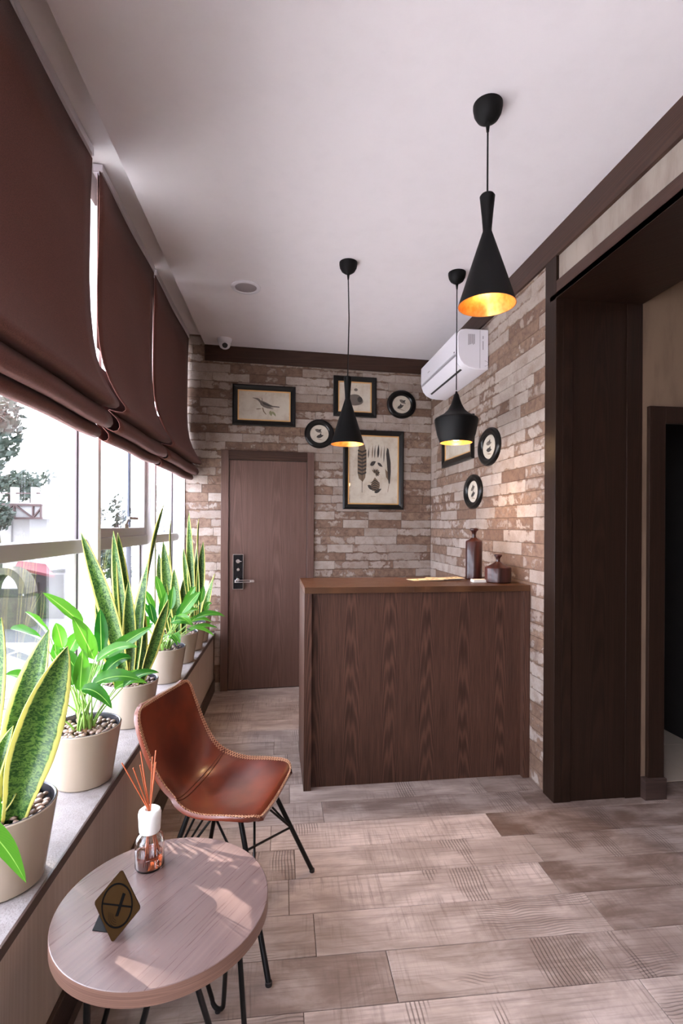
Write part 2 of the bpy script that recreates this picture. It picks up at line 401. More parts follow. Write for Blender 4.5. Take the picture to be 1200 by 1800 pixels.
# outside
M_ROAD = plain('grey_asphalt', C(40, 39, 41), 0.9)
M_PAVE = plain('pale_paving', C(206, 203, 200), 0.9)
M_LINE = plain('white_road_paint', C(90, 90, 90), 0.8)
M_RENDER = plain('white_render', C(122, 120, 118), 0.9)
M_TIMBER = plain('faded_brown_timber', C(56, 40, 38), 0.8)
def m_stone():
    n = NT('rough_stone', 0.9, 0.2); v = n.noise(n.pos(), 2.5, 5, 0.6); n.col(n.mix(v, C(40, 36, 31), C(70, 65, 57))); return n.m
M_STONE = m_stone()
M_AWN = plain('red_awning', C(74, 20, 27), 0.8)
M_SHOP = plain('dark_shopfront', C(34, 28, 28), 0.7)
M_TREE = leafmat('tree_foliage', lambda n: n.mix(n.noise(n.pos(), 1.3, 4), C(22, 30, 25), C(44, 56, 44)), 0.2, 0.7)
M_BARK = plain('grey_bark', C(44, 38, 34), 0.9)
M_RAIL = plain('grey_iron', C(46, 45, 48), 0.6)
M_TILE = plain('cream_floor_tile', C(196, 182, 166), 0.35)
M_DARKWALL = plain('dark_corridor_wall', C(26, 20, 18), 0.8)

# ================================================================= STRUCTURE
def bmap(t, o, z): return Bk(t, z, o)
def lmap(o, y, z): return Lf(o, y, z)
# floor
PITCH, FROT = 0.1935, -0.018
fl = MB().box(-1.3, 4.4, -2.4, 5.0, -0.12, -0.004).build('floor', M_GROUT); struct(fl)
fx, fy = Vector((math.cos(FROT), math.sin(FROT), 0)), Vector((-math.sin(FROT), math.cos(FROT), 0))
rng = random.Random(3)
def plank(u0, u1, v0, v1, shade):
    g = 0.0012; lu, lv = (u1 - u0) / 2 - g, (v1 - v0) / 2 - g
    m = MB(); e = 0.0015
    m.v = [Vector(p) for p in ((-lu, -lv, -0.004), (lu, -lv, -0.004), (lu, lv, -0.004), (-lu, lv, -0.004), (-lu, -lv, -0.001), (lu, -lv, -0.001), (lu, lv, -0.001), (-lu, lv, -0.001), (-lu + e, -lv + e, 0), (lu - e, -lv + e, 0), (lu - e, lv - e, 0), (-lu + e, lv - e, 0))]
    m.f = [[0, 1, 5, 4], [1, 2, 6, 5], [2, 3, 7, 6], [3, 0, 4, 7], [4, 5, 9, 8], [5, 6, 10, 9], [6, 7, 11, 10], [7, 4, 8, 11], [8, 9, 10, 11]]
    o = m.build('plank', M_PLANK, fl, fix=False, origin=(0, 0, 0))
    c = fx * ((u0 + u1) / 2) + fy * ((v0 + v1) / 2); o.location = c; o.rotation_euler.z = FROT; o.color = (shade, shade, shade, 1)
v0 = 1.533 - 6 * PITCH
JOINT = {5: 0.07, 6: 0.36, 7: 0.122, 8: 0.032, 9: 0.06, 10: -0.047, 11: 0.211}
SHADE = {5: (0.7, 0.85, 0.8), 6: (0.35, 0.5, 0.4), 7: (0.5, 0.72, 0.2), 8: (0.6, 0.85, 0.15), 9: (0.55, 0.8, 0.18), 10: (0.7, 0.92, 0.08), 11: (0.5, 0.32, 0.15), 12: (0.5, 0.62, 0.3)}
for k in range(23):
    L = 1.08; j0 = JOINT.get(k, rng.uniform(-0.4, 0.6)); n0 = 0
    while j0 - n0 * L > -0.62: n0 += 1
    u = j0 - n0 * L; q = -n0
    while u < 3.0:
        a, b = max(u, -0.60), min(u + L, 2.85)
        if v0 + k * PITCH > 2.55: b = min(b, XR + 0.02)
        sh_ = SHADE[k][min(2, max(0, q + 1))] if k in SHADE else rng.uniform(0.3, 0.75)
        if b - a > 0.04 and v0 + k * PITCH < 4.72: plank(a, b, v0 + k * PITCH, v0 + (k + 1) * PITCH, sh_)
        u += L; q += 1
# back wall with bricks
ROW = 0.0757
wall_back = MB().box(-0.80, 1.62, -0.15, -0.006, -0.05, 3.3, bmap).build('wall_back', M_MORTAR); struct(wall_back)
def brick_mesh(l, h, d=0.006):
    e = 0.0016; g = 0.0011; a, b = l / 2 - g, h / 2 - g
    m = MB()
    m.v = [Vector(p) for p in ((-a, 0, -b), (a, 0, -b), (a, 0, b), (-a, 0, b), (-a, -d + e, -b), (a, -d + e, -b), (a, -d + e, b), (-a, -d + e, b), (-a + e, -d, -b + e), (a - e, -d, -b + e), (a - e, -d, b - e), (-a + e, -d, b - e))]
    m.f = [[0, 1, 5, 4], [1, 2, 6, 5], [2, 3, 7, 6], [3, 0, 4, 7], [4, 5, 9, 8], [5, 6, 10, 9], [6, 7, 11, 10], [7, 4, 8, 11], [8, 9, 10, 11]]
    return m
brng = random.Random(11)
mcache = {}
def lay_row(t0, t1, z0, h, place):
    t = t0 - brng.random() * 0.28
    while t < t1 - 0.012:
        l = brng.choice((0.24, 0.32, 0.32, 0.32, 0.40))
        a, b = max(t, t0), min(t + l, t1)
        if t1 - b < 0.03: b = t1
        if b - a > 0.012:
            key = (round(b - a, 3), round(h, 3), brng.randrange(1))
            place(key, (a + b) / 2, z0 + h / 2, b - a)
            t = b if b == t1 else t + l
        else: t = t + l
def put_brick(key, parent, loc, rz):
    if key not in mcache:
        o = brick_mesh(key[0], key[1]).build('brick', M_BRICK, None, fix=False); mcache[key] = o.data
    else:
        o = bpy.data.objects.new('brick', mcache[key]); COL.objects.link(o)
    o.parent = parent; o.location = loc; o.rotation_euler.z = rz
z = 0.0; i = 0
def back_place(key, t, zc, l): put_brick(key, wall_back, Bk(t, zc, -0.006 + brng.uniform(0, 0.0012)), BYAW)
DL, DR, DT = -0.459, 0.364, 2.12
while z < 3.12:
    h = min(ROW, 3.125 - z)
    if z + h > 3.12 or z > 3.03: rows = ((-0.80, -0.602),)
    elif z < DT - 0.001: rows = ((-0.80 if z > 0.51 else -0.509, DL + 0.01), (DR - 0.01, XR + 0.004))
    else: rows = ((-0.80, XR + 0.004),)
    zz = max(z, DT) if (z < DT < z + h and False) else z
    for a, b in rows: lay_row(a, b, z, h, back_place)
    z += h
# right wall with bricks
YCOL = 2.5265
YBR = YB + BW * XR
wall_right = MB().box(XR + 0.006, XR + 0.15, 2.60, YBR + 0.2, -0.05, 3.3).build('wall_right', M_MORTAR); struct(wall_right)
def right_place(key, t, zc, l): put_brick(key, wall_right, Vector((XR + 0.006 - brng.uniform(0, 0.0012), t, zc)), -PI / 2)
z = 0.0
while z < 3.0:
    h = min(ROW, 3.03 - z); lay_row(2.632, YBR - 0.003, z, h, right_place); z += h
# ceiling and curtain pocket
xc = lambda y: XC0 + LW * (y - 4.58)
m = MB(); m.hexa([(xc(-2.4), -2.4, H), (XR + 0.1, -2.4, H), (XR + 0.1, YBR, H), (xc(4.56), 4.575, H), (xc(-2.4), -2.4, H + 0.05), (XR + 0.1, -2.4, H + 0.05), (XR + 0.1, YBR, H + 0.05), (xc(4.56), 4.575, H + 0.05)])
struct(m.build('ceiling', M_CEIL))
m = MB().box(-0.1, 0.42, -2.4, 4.62, 3.118, 3.20, lmap); struct(m.build('ceiling_pocket', M_POCKET))
struct(MB().box(XC0 - 0.5, XR + 0.3, -2.5, 5.0, 3.21, 3.3).build('ceiling_slab', M_POCKET))
# low wall under the sill, baseboard, sill
wl = MB().box(0.012, 0.16, -2.4, 4.62, -0.02, 0.487, lmap).build('wall_left', W_LOW); struct(wl)
struct(MB().box(-0.004, 0.012, -2.4, 4.585, 0.0, 0.105, lmap).build('baseboard_left', W_BASE, bevel=0.003))
sl = MB().box(0.004, 0.40, -2.4, 4.60, 0.487, 0.513, lmap).build('window_sill', M_SILL); struct(sl)
MB().box(-0.004, 0.004, -2.4, 4.583, 0.485, 0.5135, lmap).build('edge_strip', M_SILLEDGE, sl, bevel=0.0015)
# outer spandrel below and lintel above the windows
struct(MB().box(0.16, 0.41, -2.4, 4.75, -3.0, 0.487, lmap).build('wall_left_outer', M_RENDER))
struct(MB().box(0.29, 0.42, -2.4, 4.75, 2.98, 3.3, lmap).build('wall_left_lintel', M_POCKET))
# wall behind the camera
struct(MB().box(-1.3, 4.4, -2.5, -2.4, -0.05, 3.3).build('wall_front', M_PLASTER))
# windows
FIN = 0.042
fins = [-2.40, -1.615, -0.57, 0.475, 1.52, 2.565, 3.612, 4.555]
for i, a in enumerate(fins):
    o = MB().box(0.268 if i < 7 else 0.256, 0.40, a, a + (FIN if i < 7 else 0.05), 0.513, 2.98, lmap).build('window_mullion', M_PVC, bevel=0.003); struct(o)
for i in range(7):
    a, b = fins[i] + FIN, fins[i + 1]
    w = sempty('window_%d' % (i + 1), Lf(0.38, (a + b) / 2, 0.513))
    fr = MB(); t = 0.032; f0, f1 = 0.362, 0.40
    fr.box(f0, f1, a, a + t, 0.513, 2.98, lmap); fr.box(f0, f1, b - t, b, 0.513, 2.98, lmap)
    fr.box(f0, f1, a + t, b - t, 0.513, 0.55, lmap); fr.box(f0, f1, a + t, b - t, 2.93, 2.98, lmap)
    fr.build('frame', M_PVC, w, bevel=0.003)
    MB().box(0.316, 0.40, a, b, 1.325, 1.388, lmap).build('transom', M_FRAMEG, w, bevel=0.003)
    g = MB()
    for y0 in (a + 0.001, b - 0.007): g.box(f0 - 0.004, f0, y0, y0 + 0.006, 0.55, 2.93, lmap)
    g.build('gasket', M_PVCG, w)
    if i == 5:
        c = MB(); k = 0.05; z0, z1 = 1.390, 2.92; o0, o1 = 0.322, 0.362
        c.box(o0, o1, a + 0.004, a + 0.004 + k, z0, z1, lmap); c.box(o0, o1, b - 0.004 - k, b - 0.004, z0, z1, lmap)
        c.box(o0, o1, a + 0.004 + k, b - 0.004 - k, z0, z0 + k, lmap); c.box(o0, o1, a + 0.004 + k, b - 0.004 - k, z1 - k, z1, lmap)
        c.build('casement', M_FRAMEG, w, bevel=0.003)
        h = MB(); hy = a + 0.52
        h.box(0.304, 0.322, hy - 0.035, hy + 0.035, 1.436, 1.462, lmap); h.tube([Lf(0.312, hy, 1.46), Lf(0.296, hy, 1.492)], 0.009); h.box(0.282, 0.300, hy - 0.02, hy + 0.15, 1.488, 1.504, lmap)
        h.build('handle', M_CHROME, w, bevel=0.002)
        MB().box(0.366, 0.378, b - 0.235, b - 0.205, 1.44, 2.87, lmap).build('mullion', plain('blue_grey_mullion', C(60, 66, 80), 0.5), w)
        MB().box(0.366, 0.40, b - 0.20, b - 0.185, 0.55, 1.325, lmap).build('mullion', M_PVCG, w)
    MB().box(0.379, 0.385, a + t, b - t, 0.55, 1.325, lmap).build('pane', M_GLASS, w)
    MB().box(0.379, 0.385, a + t, b - t, 1.388, 2.93, lmap).build('pane', M_GLASS, w)
# light portals in the window openings (they emit nothing; they only guide the sky sampling)
pd = bpy.data.lights.new('sky_portal', 'AREA'); pd.shape = 'RECTANGLE'; pd.size = 6.9; pd.size_y = 2.5; pd.cycles.is_portal = True
po = bpy.data.objects.new('sky_portal', pd); COL.objects.link(po); po.location = Lf(0.43, 1.1, 1.75)
po.rotation_euler = Vector((1, 0, 0)).to_track_quat('-Z', 'Y').to_euler()

# crown mouldings
ct = MB(); ct.box(-0.604, XR - 0.012, 0.0, 0.016, 2.896, H, bmap); struct(ct.build('trim_1', W_TRIMX, bevel=0.002))
ct = MB(); ct.box(XR - 0.014, XR + 0.02, -2.4, YBR - 0.02, 2.892, H); struct(ct.build('trim_2', W_TRIMX, bevel=0.002))
# portal in the right wall
PX0, PX1, PZ = 1.473, 1.973, 2.665
def portal(name, mb, mat, bevel=0.002): return struct(mb.build(name, mat, bevel=bevel))
po_ = sempty('door_2', (PX0, YCOL, 0))
MB().box(PX0, XR + 0.03, YCOL, 2.636, 0, 2.893).build('casing', W_JAMB, po_, bevel=0.002)
MB().box(XR + 0.03, 1.568, YCOL + 0.0005, 2.636, 0, PZ).build('casing_return', W_JAMB, po_, bevel=0.001)
MB().box(1.568, 1.884, YCOL + 0.008, 2.70, 0, PZ).build('jamb_panel', W_JAMB, po_)
MB().box(1.884, PX1, YCOL, 2.60, 0, PZ).build('jamb_strip', W_JAMB, po_, bevel=0.001)
MB().box(PX0, PX1, 0.5, YCOL + 0.06, PZ, PZ + 0.03).build('soffit', W_JAMB, po_)
MB().box(PX0, XR + 0.012, -2.4, YCOL, PZ + 0.0005, 2.757).build('head_casing', W_TRIMX, po_, bevel=0.002)
struct(MB().box(XR + 0.004, XR + 0.11, -2.4, YCOL + 0.05, 2.70, 3.04).build('wall_right_panel', M_PLASTER))
struct(MB().box(1.87, PX1, -2.4, YCOL + 0.05, 2.70, 3.3).build('wall_right_inner', M_PLASTER_SHADED))
struct(MB().box(XR, PX1, -2.4, 0.5, -0.05, 2.892).build('wall_right_added', M_PLASTER))  # unseen wall, added to keep light out of the second room
# second room
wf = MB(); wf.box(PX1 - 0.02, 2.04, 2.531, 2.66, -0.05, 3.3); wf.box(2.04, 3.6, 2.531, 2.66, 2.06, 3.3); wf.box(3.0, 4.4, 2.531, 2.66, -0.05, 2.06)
struct(wf.build('wall_far', M_PLASTER_SHADED))
struct(MB().box(4.3, 4.4, -2.4, 2.6, -0.05, 3.3).build('wall_far_right', M_PLASTER_SHADED))
struct(MB().box(1.6, 4.4, -2.4, 2.6, 3.05, 3.2).build('ceiling_far', M_CEIL))
d3 = sempty('door_3', (2.04, 2.53, 0))
MB().box(2.002, 2.096, 2.507, 2.531, 0, 2.112).build('casing', W_JAMB, d3, bevel=0.002)
MB().box(2.096, 3.1, 2.507, 2.531, 2.02, 2.112).build('casing_head', W_JAMB, d3, bevel=0.002)
MB().box(2.04, 2.096, 2.531, 2.66, 0, 2.06).build('jamb', W_JAMB, d3)
struct(MB().box(PX1 + 0.001, 2.100, 2.490, 2.531, 0, 0.112).build('baseboard_far', W_BASE, bevel=0.002))
tl = MB().box(1.55, 4.4, 2.66, 3.62, -0.03, 0.0).build('floor_corridor', M_GROUT); struct(tl)
for i in range(4):
    for j in range(2):
        MB().box(2.0 + i * 0.45 + 0.002, 2.0 + (i + 1) * 0.45 - 0.002, 2.66 + j * 0.45 + 0.002, 2.66 + (j + 1) * 0.45 - 0.002, 0.0, 0.003).build('tile', M_TILE, tl)
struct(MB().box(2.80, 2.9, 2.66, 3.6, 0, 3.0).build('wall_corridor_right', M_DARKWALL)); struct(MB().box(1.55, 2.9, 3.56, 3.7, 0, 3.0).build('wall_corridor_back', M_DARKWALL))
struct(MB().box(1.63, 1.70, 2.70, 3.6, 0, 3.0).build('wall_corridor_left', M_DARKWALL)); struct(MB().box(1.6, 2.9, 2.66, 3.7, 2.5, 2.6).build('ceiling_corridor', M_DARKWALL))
# back door
d1 = sempty('door_1', Bk(-0.05, 0))
FW = 0.066
fr = MB().box(DL, DL + FW, 0, 0.022, 0, DT, bmap); fr.build('casing', W_DOOR, d1, bevel=0.002)
fr = MB().box(DR - 0.062, DR, 0, 0.022, 0, DT, bmap); fr.build('casing', W_DOOR, d1, bevel=0.002)
MB().box(DL + FW + 0.0005, DR - 0.0625, 0, 0.020, 2.037, DT - 0.001, bmap).build('casing_head', W_TRIMX, d1, bevel=0.002)
lf = MB().box(DL + FW + 0.004, DR - 0.065, 0.0, 0.008, 0.008, 2.033, bmap).build('leaf', W_DOOR, d1, bevel=0.001)
MB().box(DL + FW, DR - 0.062, -0.004, 0.002, 0.0, 2.037, bmap).build('rebate', M_DARKP, d1)
MB().box(-0.349, -0.266, 0.008, 0.020, 0.897, 1.198, bmap).build('lock_plate', M_LOCK, d1, bevel=0.002)
lk = MB(); e = 0.0035
for bb in ((-0.3525, -0.349, 0.893, 1.202), (-0.266, -0.2625, 0.893, 1.202), (-0.349, -0.266, 0.893, 0.897), (-0.349, -0.266, 1.198, 1.202)): lk.box(bb[0], bb[1], 0.008, 0.022, bb[2], bb[3], bmap)
lk.build('lock_trim', M_CHROME, d1)
nrm = -Vector((-BW, 1, 0)).normalized()
kn = MB().lathe([(0.0, 0.022), (0.017, 0.022), (0.019, 0.018), (0.019, 0)], Bk(-0.309, 1.142, 0.020), 24, nrm).build('thumb_turn', M_CHROME, d1, smooth=True)
MB().box(-0.309, -0.278, 0.03, 0.044, 1.136, 1.144, bmap).build('thumb_lever', M_CHROME, kn, bevel=0.002)
MB().lathe([(0.0, 0.004), (0.012, 0.004), (0.014, 0)], Bk(-0.307, 1.067, 0.020), 24, nrm).build('key_cylinder', M_CHROME, d1, smooth=True)
hd = MB(); hd.lathe([(0.0, 0.05), (0.014, 0.05), (0.014, 0)], Bk(-0.309, 0.982, 0.020), 20, nrm)
hd.box(-0.336, -0.172, 0.060, 0.072, 0.974, 0.981, bmap); hd.box(-0.336, -0.172, 0.060, 0.072, 0.957, 0.964, bmap); hd.box(-0.205, -0.168, 0.060, 0.072, 0.957, 0.980, bmap); hd.box(-0.336, -0.322, 0.058, 0.07, 0.958, 0.98, bmap)
hd.build('handle', M_CHROME, d1, smooth=True, bevel=0.0015)

# ================================================================= COUNTER
CX0, CX1, CY0, CY1, CZ = 0.171, XR - 0.002, 2.80, 3.322, 1.118
ct = thing('reception_counter', 'dark walnut reception counter standing in front of the brick corner', 'counter', (0.8, 3.05, 0))
MB().box(CX0, CX1, CY0, CY1, CZ - 0.034, CZ).build('countertop', W_TOP, ct, bevel=0.0015)
MB().box(CX0, CX0 + 0.042, CY0 + 0.001, CY1, 0, CZ - 0.034).build('side_panel', W_DARK, ct, bevel=0.0015)
MB().box(CX1 - 0.040, CX1, CY0 + 0.001, CY1, 0, CZ - 0.034).build('side_panel', W_DARK, ct, bevel=0.0015)
MB().box(CX0 + 0.042, CX1 - 0.040, CY0 + 0.04, CY0 + 0.06, 0.0, CZ - 0.034).build('front_panel', W_DARK, ct)
MB().box(CX0 + 0.042, CX1 - 0.040, CY0 + 0.20, CY1, 0.72, 0.745).build('shelf', W_TOP, ct)
# turned wooden bottles
def turned(name, label, c, prof, neck):
    t = thing(name, label, 'bottle', c, 'turned wooden bottles on the counter')
    MB().lathe(prof, c, 40).build('body', M_TURNED, t, smooth=35)
    MB().lathe(neck, c, 32).build('stopper', M_TURNED, t, smooth=35)
turned('wooden_bottle', 'tall dark turned wood bottle with flared stopper on the counter', (1.292, 3.178, CZ),
       [(0, 0.0), (0.050, 0), (0.053, 0.004), (0.053, 0.240), (0.050, 0.246), (0.030, 0.256), (0.017, 0.268), (0.0, 0.268)],
       [(0, 0.262), (0.014, 0.262), (0.012, 0.285), (0.016, 0.305), (0.027, 0.316), (0.028, 0.325), (0.022, 0.329), (0.0, 0.328)])
turned('wooden_bottle', 'squat round dark wood bottle with flared stopper at counter end by wall', (1.366, 2.980, CZ),
       [(0, 0.0), (0.073, 0), (0.078, 0.005), (0.079, 0.086), (0.076, 0.092), (0.046, 0.106), (0.026, 0.118), (0.016, 0.126), (0, 0.126)],
       [(0, 0.12), (0.014, 0.12), (0.012, 0.138), (0.015, 0.152), (0.023, 0.160), (0.024, 0.168), (0.018, 0.171), (0, 0.170)])
def sheet(name, label, cat, c, w, d, rot, mat, th=0.002, dz=0.0, tilt=0.0, group=None):
    ca, sa = math.cos(rot), math.sin(rot)
    f = lambda u, v, z: (c[0] + u * ca - v * sa, c[1] + u * sa + v * ca, CZ + dz + z + tilt * (u / w + 0.5))
    o = MB().box(-w / 2, w / 2, -d / 2, d / 2, 0.0003, th, f).build(name, mat); tag(o, label, cat, group)
    return o, f
gb = 'cream leaflets lying on the counter'
for i, (x, y, r_, dz, lab) in enumerate(((0.93, 3.15, 0.25, 0.0, 'leftmost cream leaflet of the fan on the counter'), (0.985, 3.12, -0.2, 0.0024, 'lower cream leaflet of the fan, second from left'), (1.04, 3.165, -0.45, 0.0048, 'cream leaflet lying across the middle of the fan'), (1.12, 3.14, 0.12, 0.0072, 'rightmost cream leaflet of the fan near tall bottle'))):
    o, f = sheet('leaflet', lab, 'leaflet', (x, y), 0.15, 0.10, r_, M_CARD, 0.0022, dz, 0.004 * (i % 2), gb)
    m = MB()
    for k in range(3): m.poly([f(-0.03 + k * 0.03, -0.012, 0.0025), f(-0.012 + k * 0.03, -0.012, 0.0025), f(-0.012 + k * 0.03, 0.01, 0.0025), f(-0.03 + k * 0.03, 0.01, 0.0025)])
    m.build('print', M_INK4, o, fix=False)
cs = thing('card_stack', 'small stack of white business cards beside squat bottle', 'card stack', (1.26, 3.0, CZ))
for k in range(4):
    MB().box(1.21 + 0.002 * (k % 2), 1.30 + 0.002 * (k % 2), 2.975, 3.03, CZ + 0.0003 + k * 0.004, CZ + k * 0.004 + 0.004).build('card', M_CARDW, cs)

# ================================================================= PENDANT LAMPS
def pendant(label, top, prof, cord_r, bulb_z, watts, bulb, sag=0.0, beam=0.6, spread=80):
    x, y = top; zt = prof[0][1]
    t = thing('pendant_lamp', label, 'lamp', (x, y, H), 'black pendant lamps')
    MB().lathe([(0.054, 0.0), (0.054, -0.012), (0.050, -0.032), (0.040, -0.050), (0.024, -0.062), (0.010, -0.068), (0.0075, -0.075), (0.005, -0.10), (0.0, -0.10)], (x, y, H), 32).build('canopy', M_BLACK, t, smooth=35)
    MB().tube([(x, y, H - 0.08), (x + sag, y, (H + zt) / 2), (x, y, zt + 0.005)], cord_r, 8).build('cord', M_BLACKG, t, smooth=True)
    MB().lathe(prof, (x, y, 0), 48).build('shade', M_BLACK, t, smooth=28)
    inn = [(max(r_ - 0.003, 0.001), z_ + (0.0 if i else -0.004)) for i, (r_, z_) in enumerate(prof)]
    inn = inn[-3:] if len(inn) > 6 else inn[3:]
    ring = [inn[0]] + inn[1:]
    MB().lathe(ring + [(prof[-1][0], prof[-1][1])], (x, y, 0), 48, ).build('lining', M_GOLD, t, smooth=28)
    MB().lathe([(0.0, bulb_z - 0.03), (0.018, bulb_z - 0.026), (0.028, bulb_z - 0.008), (0.029, bulb_z + 0.01), (0.018, bulb_z + 0.04), (0.013, bulb_z + 0.06), (0.0, bulb_z + 0.062)], (x, y, 0), 24).build('bulb', bulb, t, smooth=True)
    ld = bpy.data.lights.new('bulb_light', 'POINT'); ld.energy = watts; ld.color = (1.0, 0.66, 0.34); ld.shadow_soft_size = 0.03
    lo = bpy.data.objects.new('bulb_light', ld); COL.objects.link(lo); lo.parent = t; lo.location = (0, 0, bulb_z - 0.045 - H)
    ld = bpy.data.lights.new('bulb_beam', 'SPOT'); ld.energy = beam; ld.color = (1.0, 0.62, 0.28); ld.shadow_soft_size = 0.03; ld.spot_size = math.radians(spread); ld.spot_blend = 0.7
    lo = bpy.data.objects.new('bulb_beam', ld); COL.objects.link(lo); lo.parent = t; lo.location = (0, 0, bulb_z - 0.045 - H)
def cone(zt, zw, zb, rt, rw, rb):
    return [(0.0, zt), (rt - 0.004, zt), (rt, zt - 0.006), (rw + (rt - rw) * 0.35, zt - (zt - zw) * 0.6), (rw, zw + 0.004), (rw, zw - 0.004), (rw + (rb - rw) * 0.5, zw + (zb - zw) * 0.5), (rb, zb)]
pendant('large black hourglass pendant nearest the camera with gold inside', (0.787, 1.824), cone(2.698, 2.566, 2.285, 0.028, 0.0165, 0.106), 0.0035, 2.40, 0.35, M_BULB)
pendant('slim black hourglass pendant hanging before the feather print', (0.437, 3.029), cone(2.352, 2.223, 1.947, 0.024, 0.0155, 0.100), 0.0035, 2.06, 0.8, M_BULB, 0.006, beam=8, spread=80)
pendant('black bell pendant with broad shoulder in front of air conditioner', (1.124, 3.057),
        [(0.0, 2.30), (0.005, 2.298), (0.008, 2.285), (0.016, 2.275), (0.022, 2.25), (0.034, 2.215), (0.054, 2.18), (0.082, 2.155), (0.100, 2.146), (0.129, 2.130), (0.1335, 2.122), (0.132, 2.10), (0.118, 2.03), (0.099, 1.978)], 0.0035, 2.02, 0.8, M_BULB2, beam=7, spread=125)

# ================================================================= PICTURES
def rect_frame(mapf, t0, t1, z0, z1, bw_, name, label, art=None, group='black framed natural history prints'):
    # mapf(t, z, o)
    c = mapf((t0 + t1) / 2, z0, 0.0); t = thing(name, label, 'picture', c, group)
    P = [(0.0, 0.0), (0.0, 0.022), (bw_ * 0.25, 0.026), (bw_ * 0.7, 0.020), (bw_, 0.013), (bw_, 0.0)]
    m = MB(); k = len(P); rings = []
    for (inset, dep) in P:
        rings.append([mapf(t0 + inset, z0 + inset, dep), mapf(t1 - inset, z0 + inset, dep), mapf(t1 - inset, z1 - inset, dep), mapf(t0 + inset, z1 - inset, dep)])
    for a in range(k - 1):
        for s_ in range(4):
            q = (s_ + 1) % 4; m.poly([rings[a][s_], rings[a][q], rings[a + 1][q], rings[a + 1][s_]])
    m.build('frame', M_FRAMEB, t)
    g = MB(); i0, i1 = bw_, bw_ + 0.010
    for a, b in (((t0 + i0, z0 + i0), (t1 - i0, z0 + i1)), ((t0 + i0, z1 - i1), (t1 - i0, z1 - i0)), ((t0 + i0, z0 + i1), (t0 + i1, z1 - i1)), ((t1 - i1, z0 + i1), (t1 - i0, z1 - i1))):
        g.box(a[0], b[0], 0.003, 0.012, a[1], b[1], lambda x, o, z: mapf(x, z, o))
    g.build('gilt_fillet', M_GILT, t)
    pa = MB().box(t0 + i0, t1 - i0, 0.0, 0.005, z0 + i0, z1 - i0, lambda x, o, z: mapf(x, z, o)).build('print', M_PAPER, t)
    if art: art(lambda u, v, o=0.0056: mapf(t0 + i1 + (t1 - t0 - 2 * i1) * u, z1 - i1 - (z1 - z0 - 2 * i1) * v, o), pa)
    return t
def art_poly(f, par, name, mat, pts, o=0.0056):
    MB().poly([f(u, v, o) for u, v in pts]).build(name, mat, par, fix=False)
def bm_(t, z, o=0.0): return Bk(t, z, o)
def rm_(y, z, o=0.0): return Vector((XR - o, -y, z))      # t runs towards the camera: t = -y
def leafshape(x0, y0, x1, y1, w, n=7):
    dx, dy = x1 - x0, y1 - y0; L = []; R_ = []
    for i in range(n + 1):
        t = i / n; k = math.sin(PI * min(1, t ** 0.8)) * w
        L.append((x0 + dx * t - dy * k, y0 + dy * t + dx * k)); R_.append((x0 + dx * t + dy * k, y0 + dy * t - dx * k))
    return L + R_[::-1][1:-1]
def art_bird(f, p):
    art_poly(f, p, 'bird_drawing', M_INK2, [(0.27, 0.22), (0.33, 0.23), (0.37, 0.23), (0.40, 0.26), (0.43, 0.31), (0.52, 0.36), (0.60, 0.43), (0.66, 0.48), (0.80, 0.50), (0.805, 0.54), (0.68, 0.535), (0.62, 0.55), (0.69, 0.585), (0.66, 0.60), (0.56, 0.585), (0.48, 0.54), (0.43, 0.47), (0.41, 0.39), (0.37, 0.31), (0.33, 0.27), (0.27, 0.235)])
    art_poly(f, p, 'wing_drawing', M_INK, [(0.45, 0.36), (0.56, 0.43), (0.66, 0.50), (0.58, 0.50), (0.49, 0.45)], 0.0060)
    art_poly(f, p, 'branch_drawing', M_INK4, [(0.455, 0.57), (0.475, 0.56), (0.50, 0.70), (0.545, 0.80), (0.53, 0.81), (0.48, 0.71)])
    art_poly(f, p, 'leaf_drawing', M_INK3, leafshape(0.62, 0.66, 0.64, 0.86, 0.16)); art_poly(f, p, 'leaf_drawing', M_INK3, leafshape(0.66, 0.68, 0.73, 0.86, 0.13)); art_poly(f, p, 'leaf_drawing', M_INK4, leafshape(0.33, 0.63, 0.45, 0.60, 0.14))
    art_poly(f, p, 'tuft_drawing', M_INK2, [(0.445, 0.22), (0.458, 0.22), (0.462, 0.33), (0.45, 0.33)])
def art_shell(f, p):
    art_poly(f, p, 'shell_drawing', M_INK2, [(0.5 + 0.26 * math.cos(a) + 0.02 * math.sin(3 * a), 0.60 + 0.20 * math.sin(a)) for a in [2 * PI * i / 26 for i in range(26)]])
    art_poly(f, p, 'shell_mouth_drawing', M_INK, [(0.66 + 0.08 * math.cos(a), 0.58 + 0.10 * math.sin(a)) for a in [2 * PI * i / 18 for i in range(18)]], 0.0060)
    art_poly(f, p, 'small_shell_drawing', M_INK2, [(0.53 + 0.06 * math.cos(a), 0.24 + 0.05 * math.sin(a)) for a in [2 * PI * i / 16 for i in range(16)]])
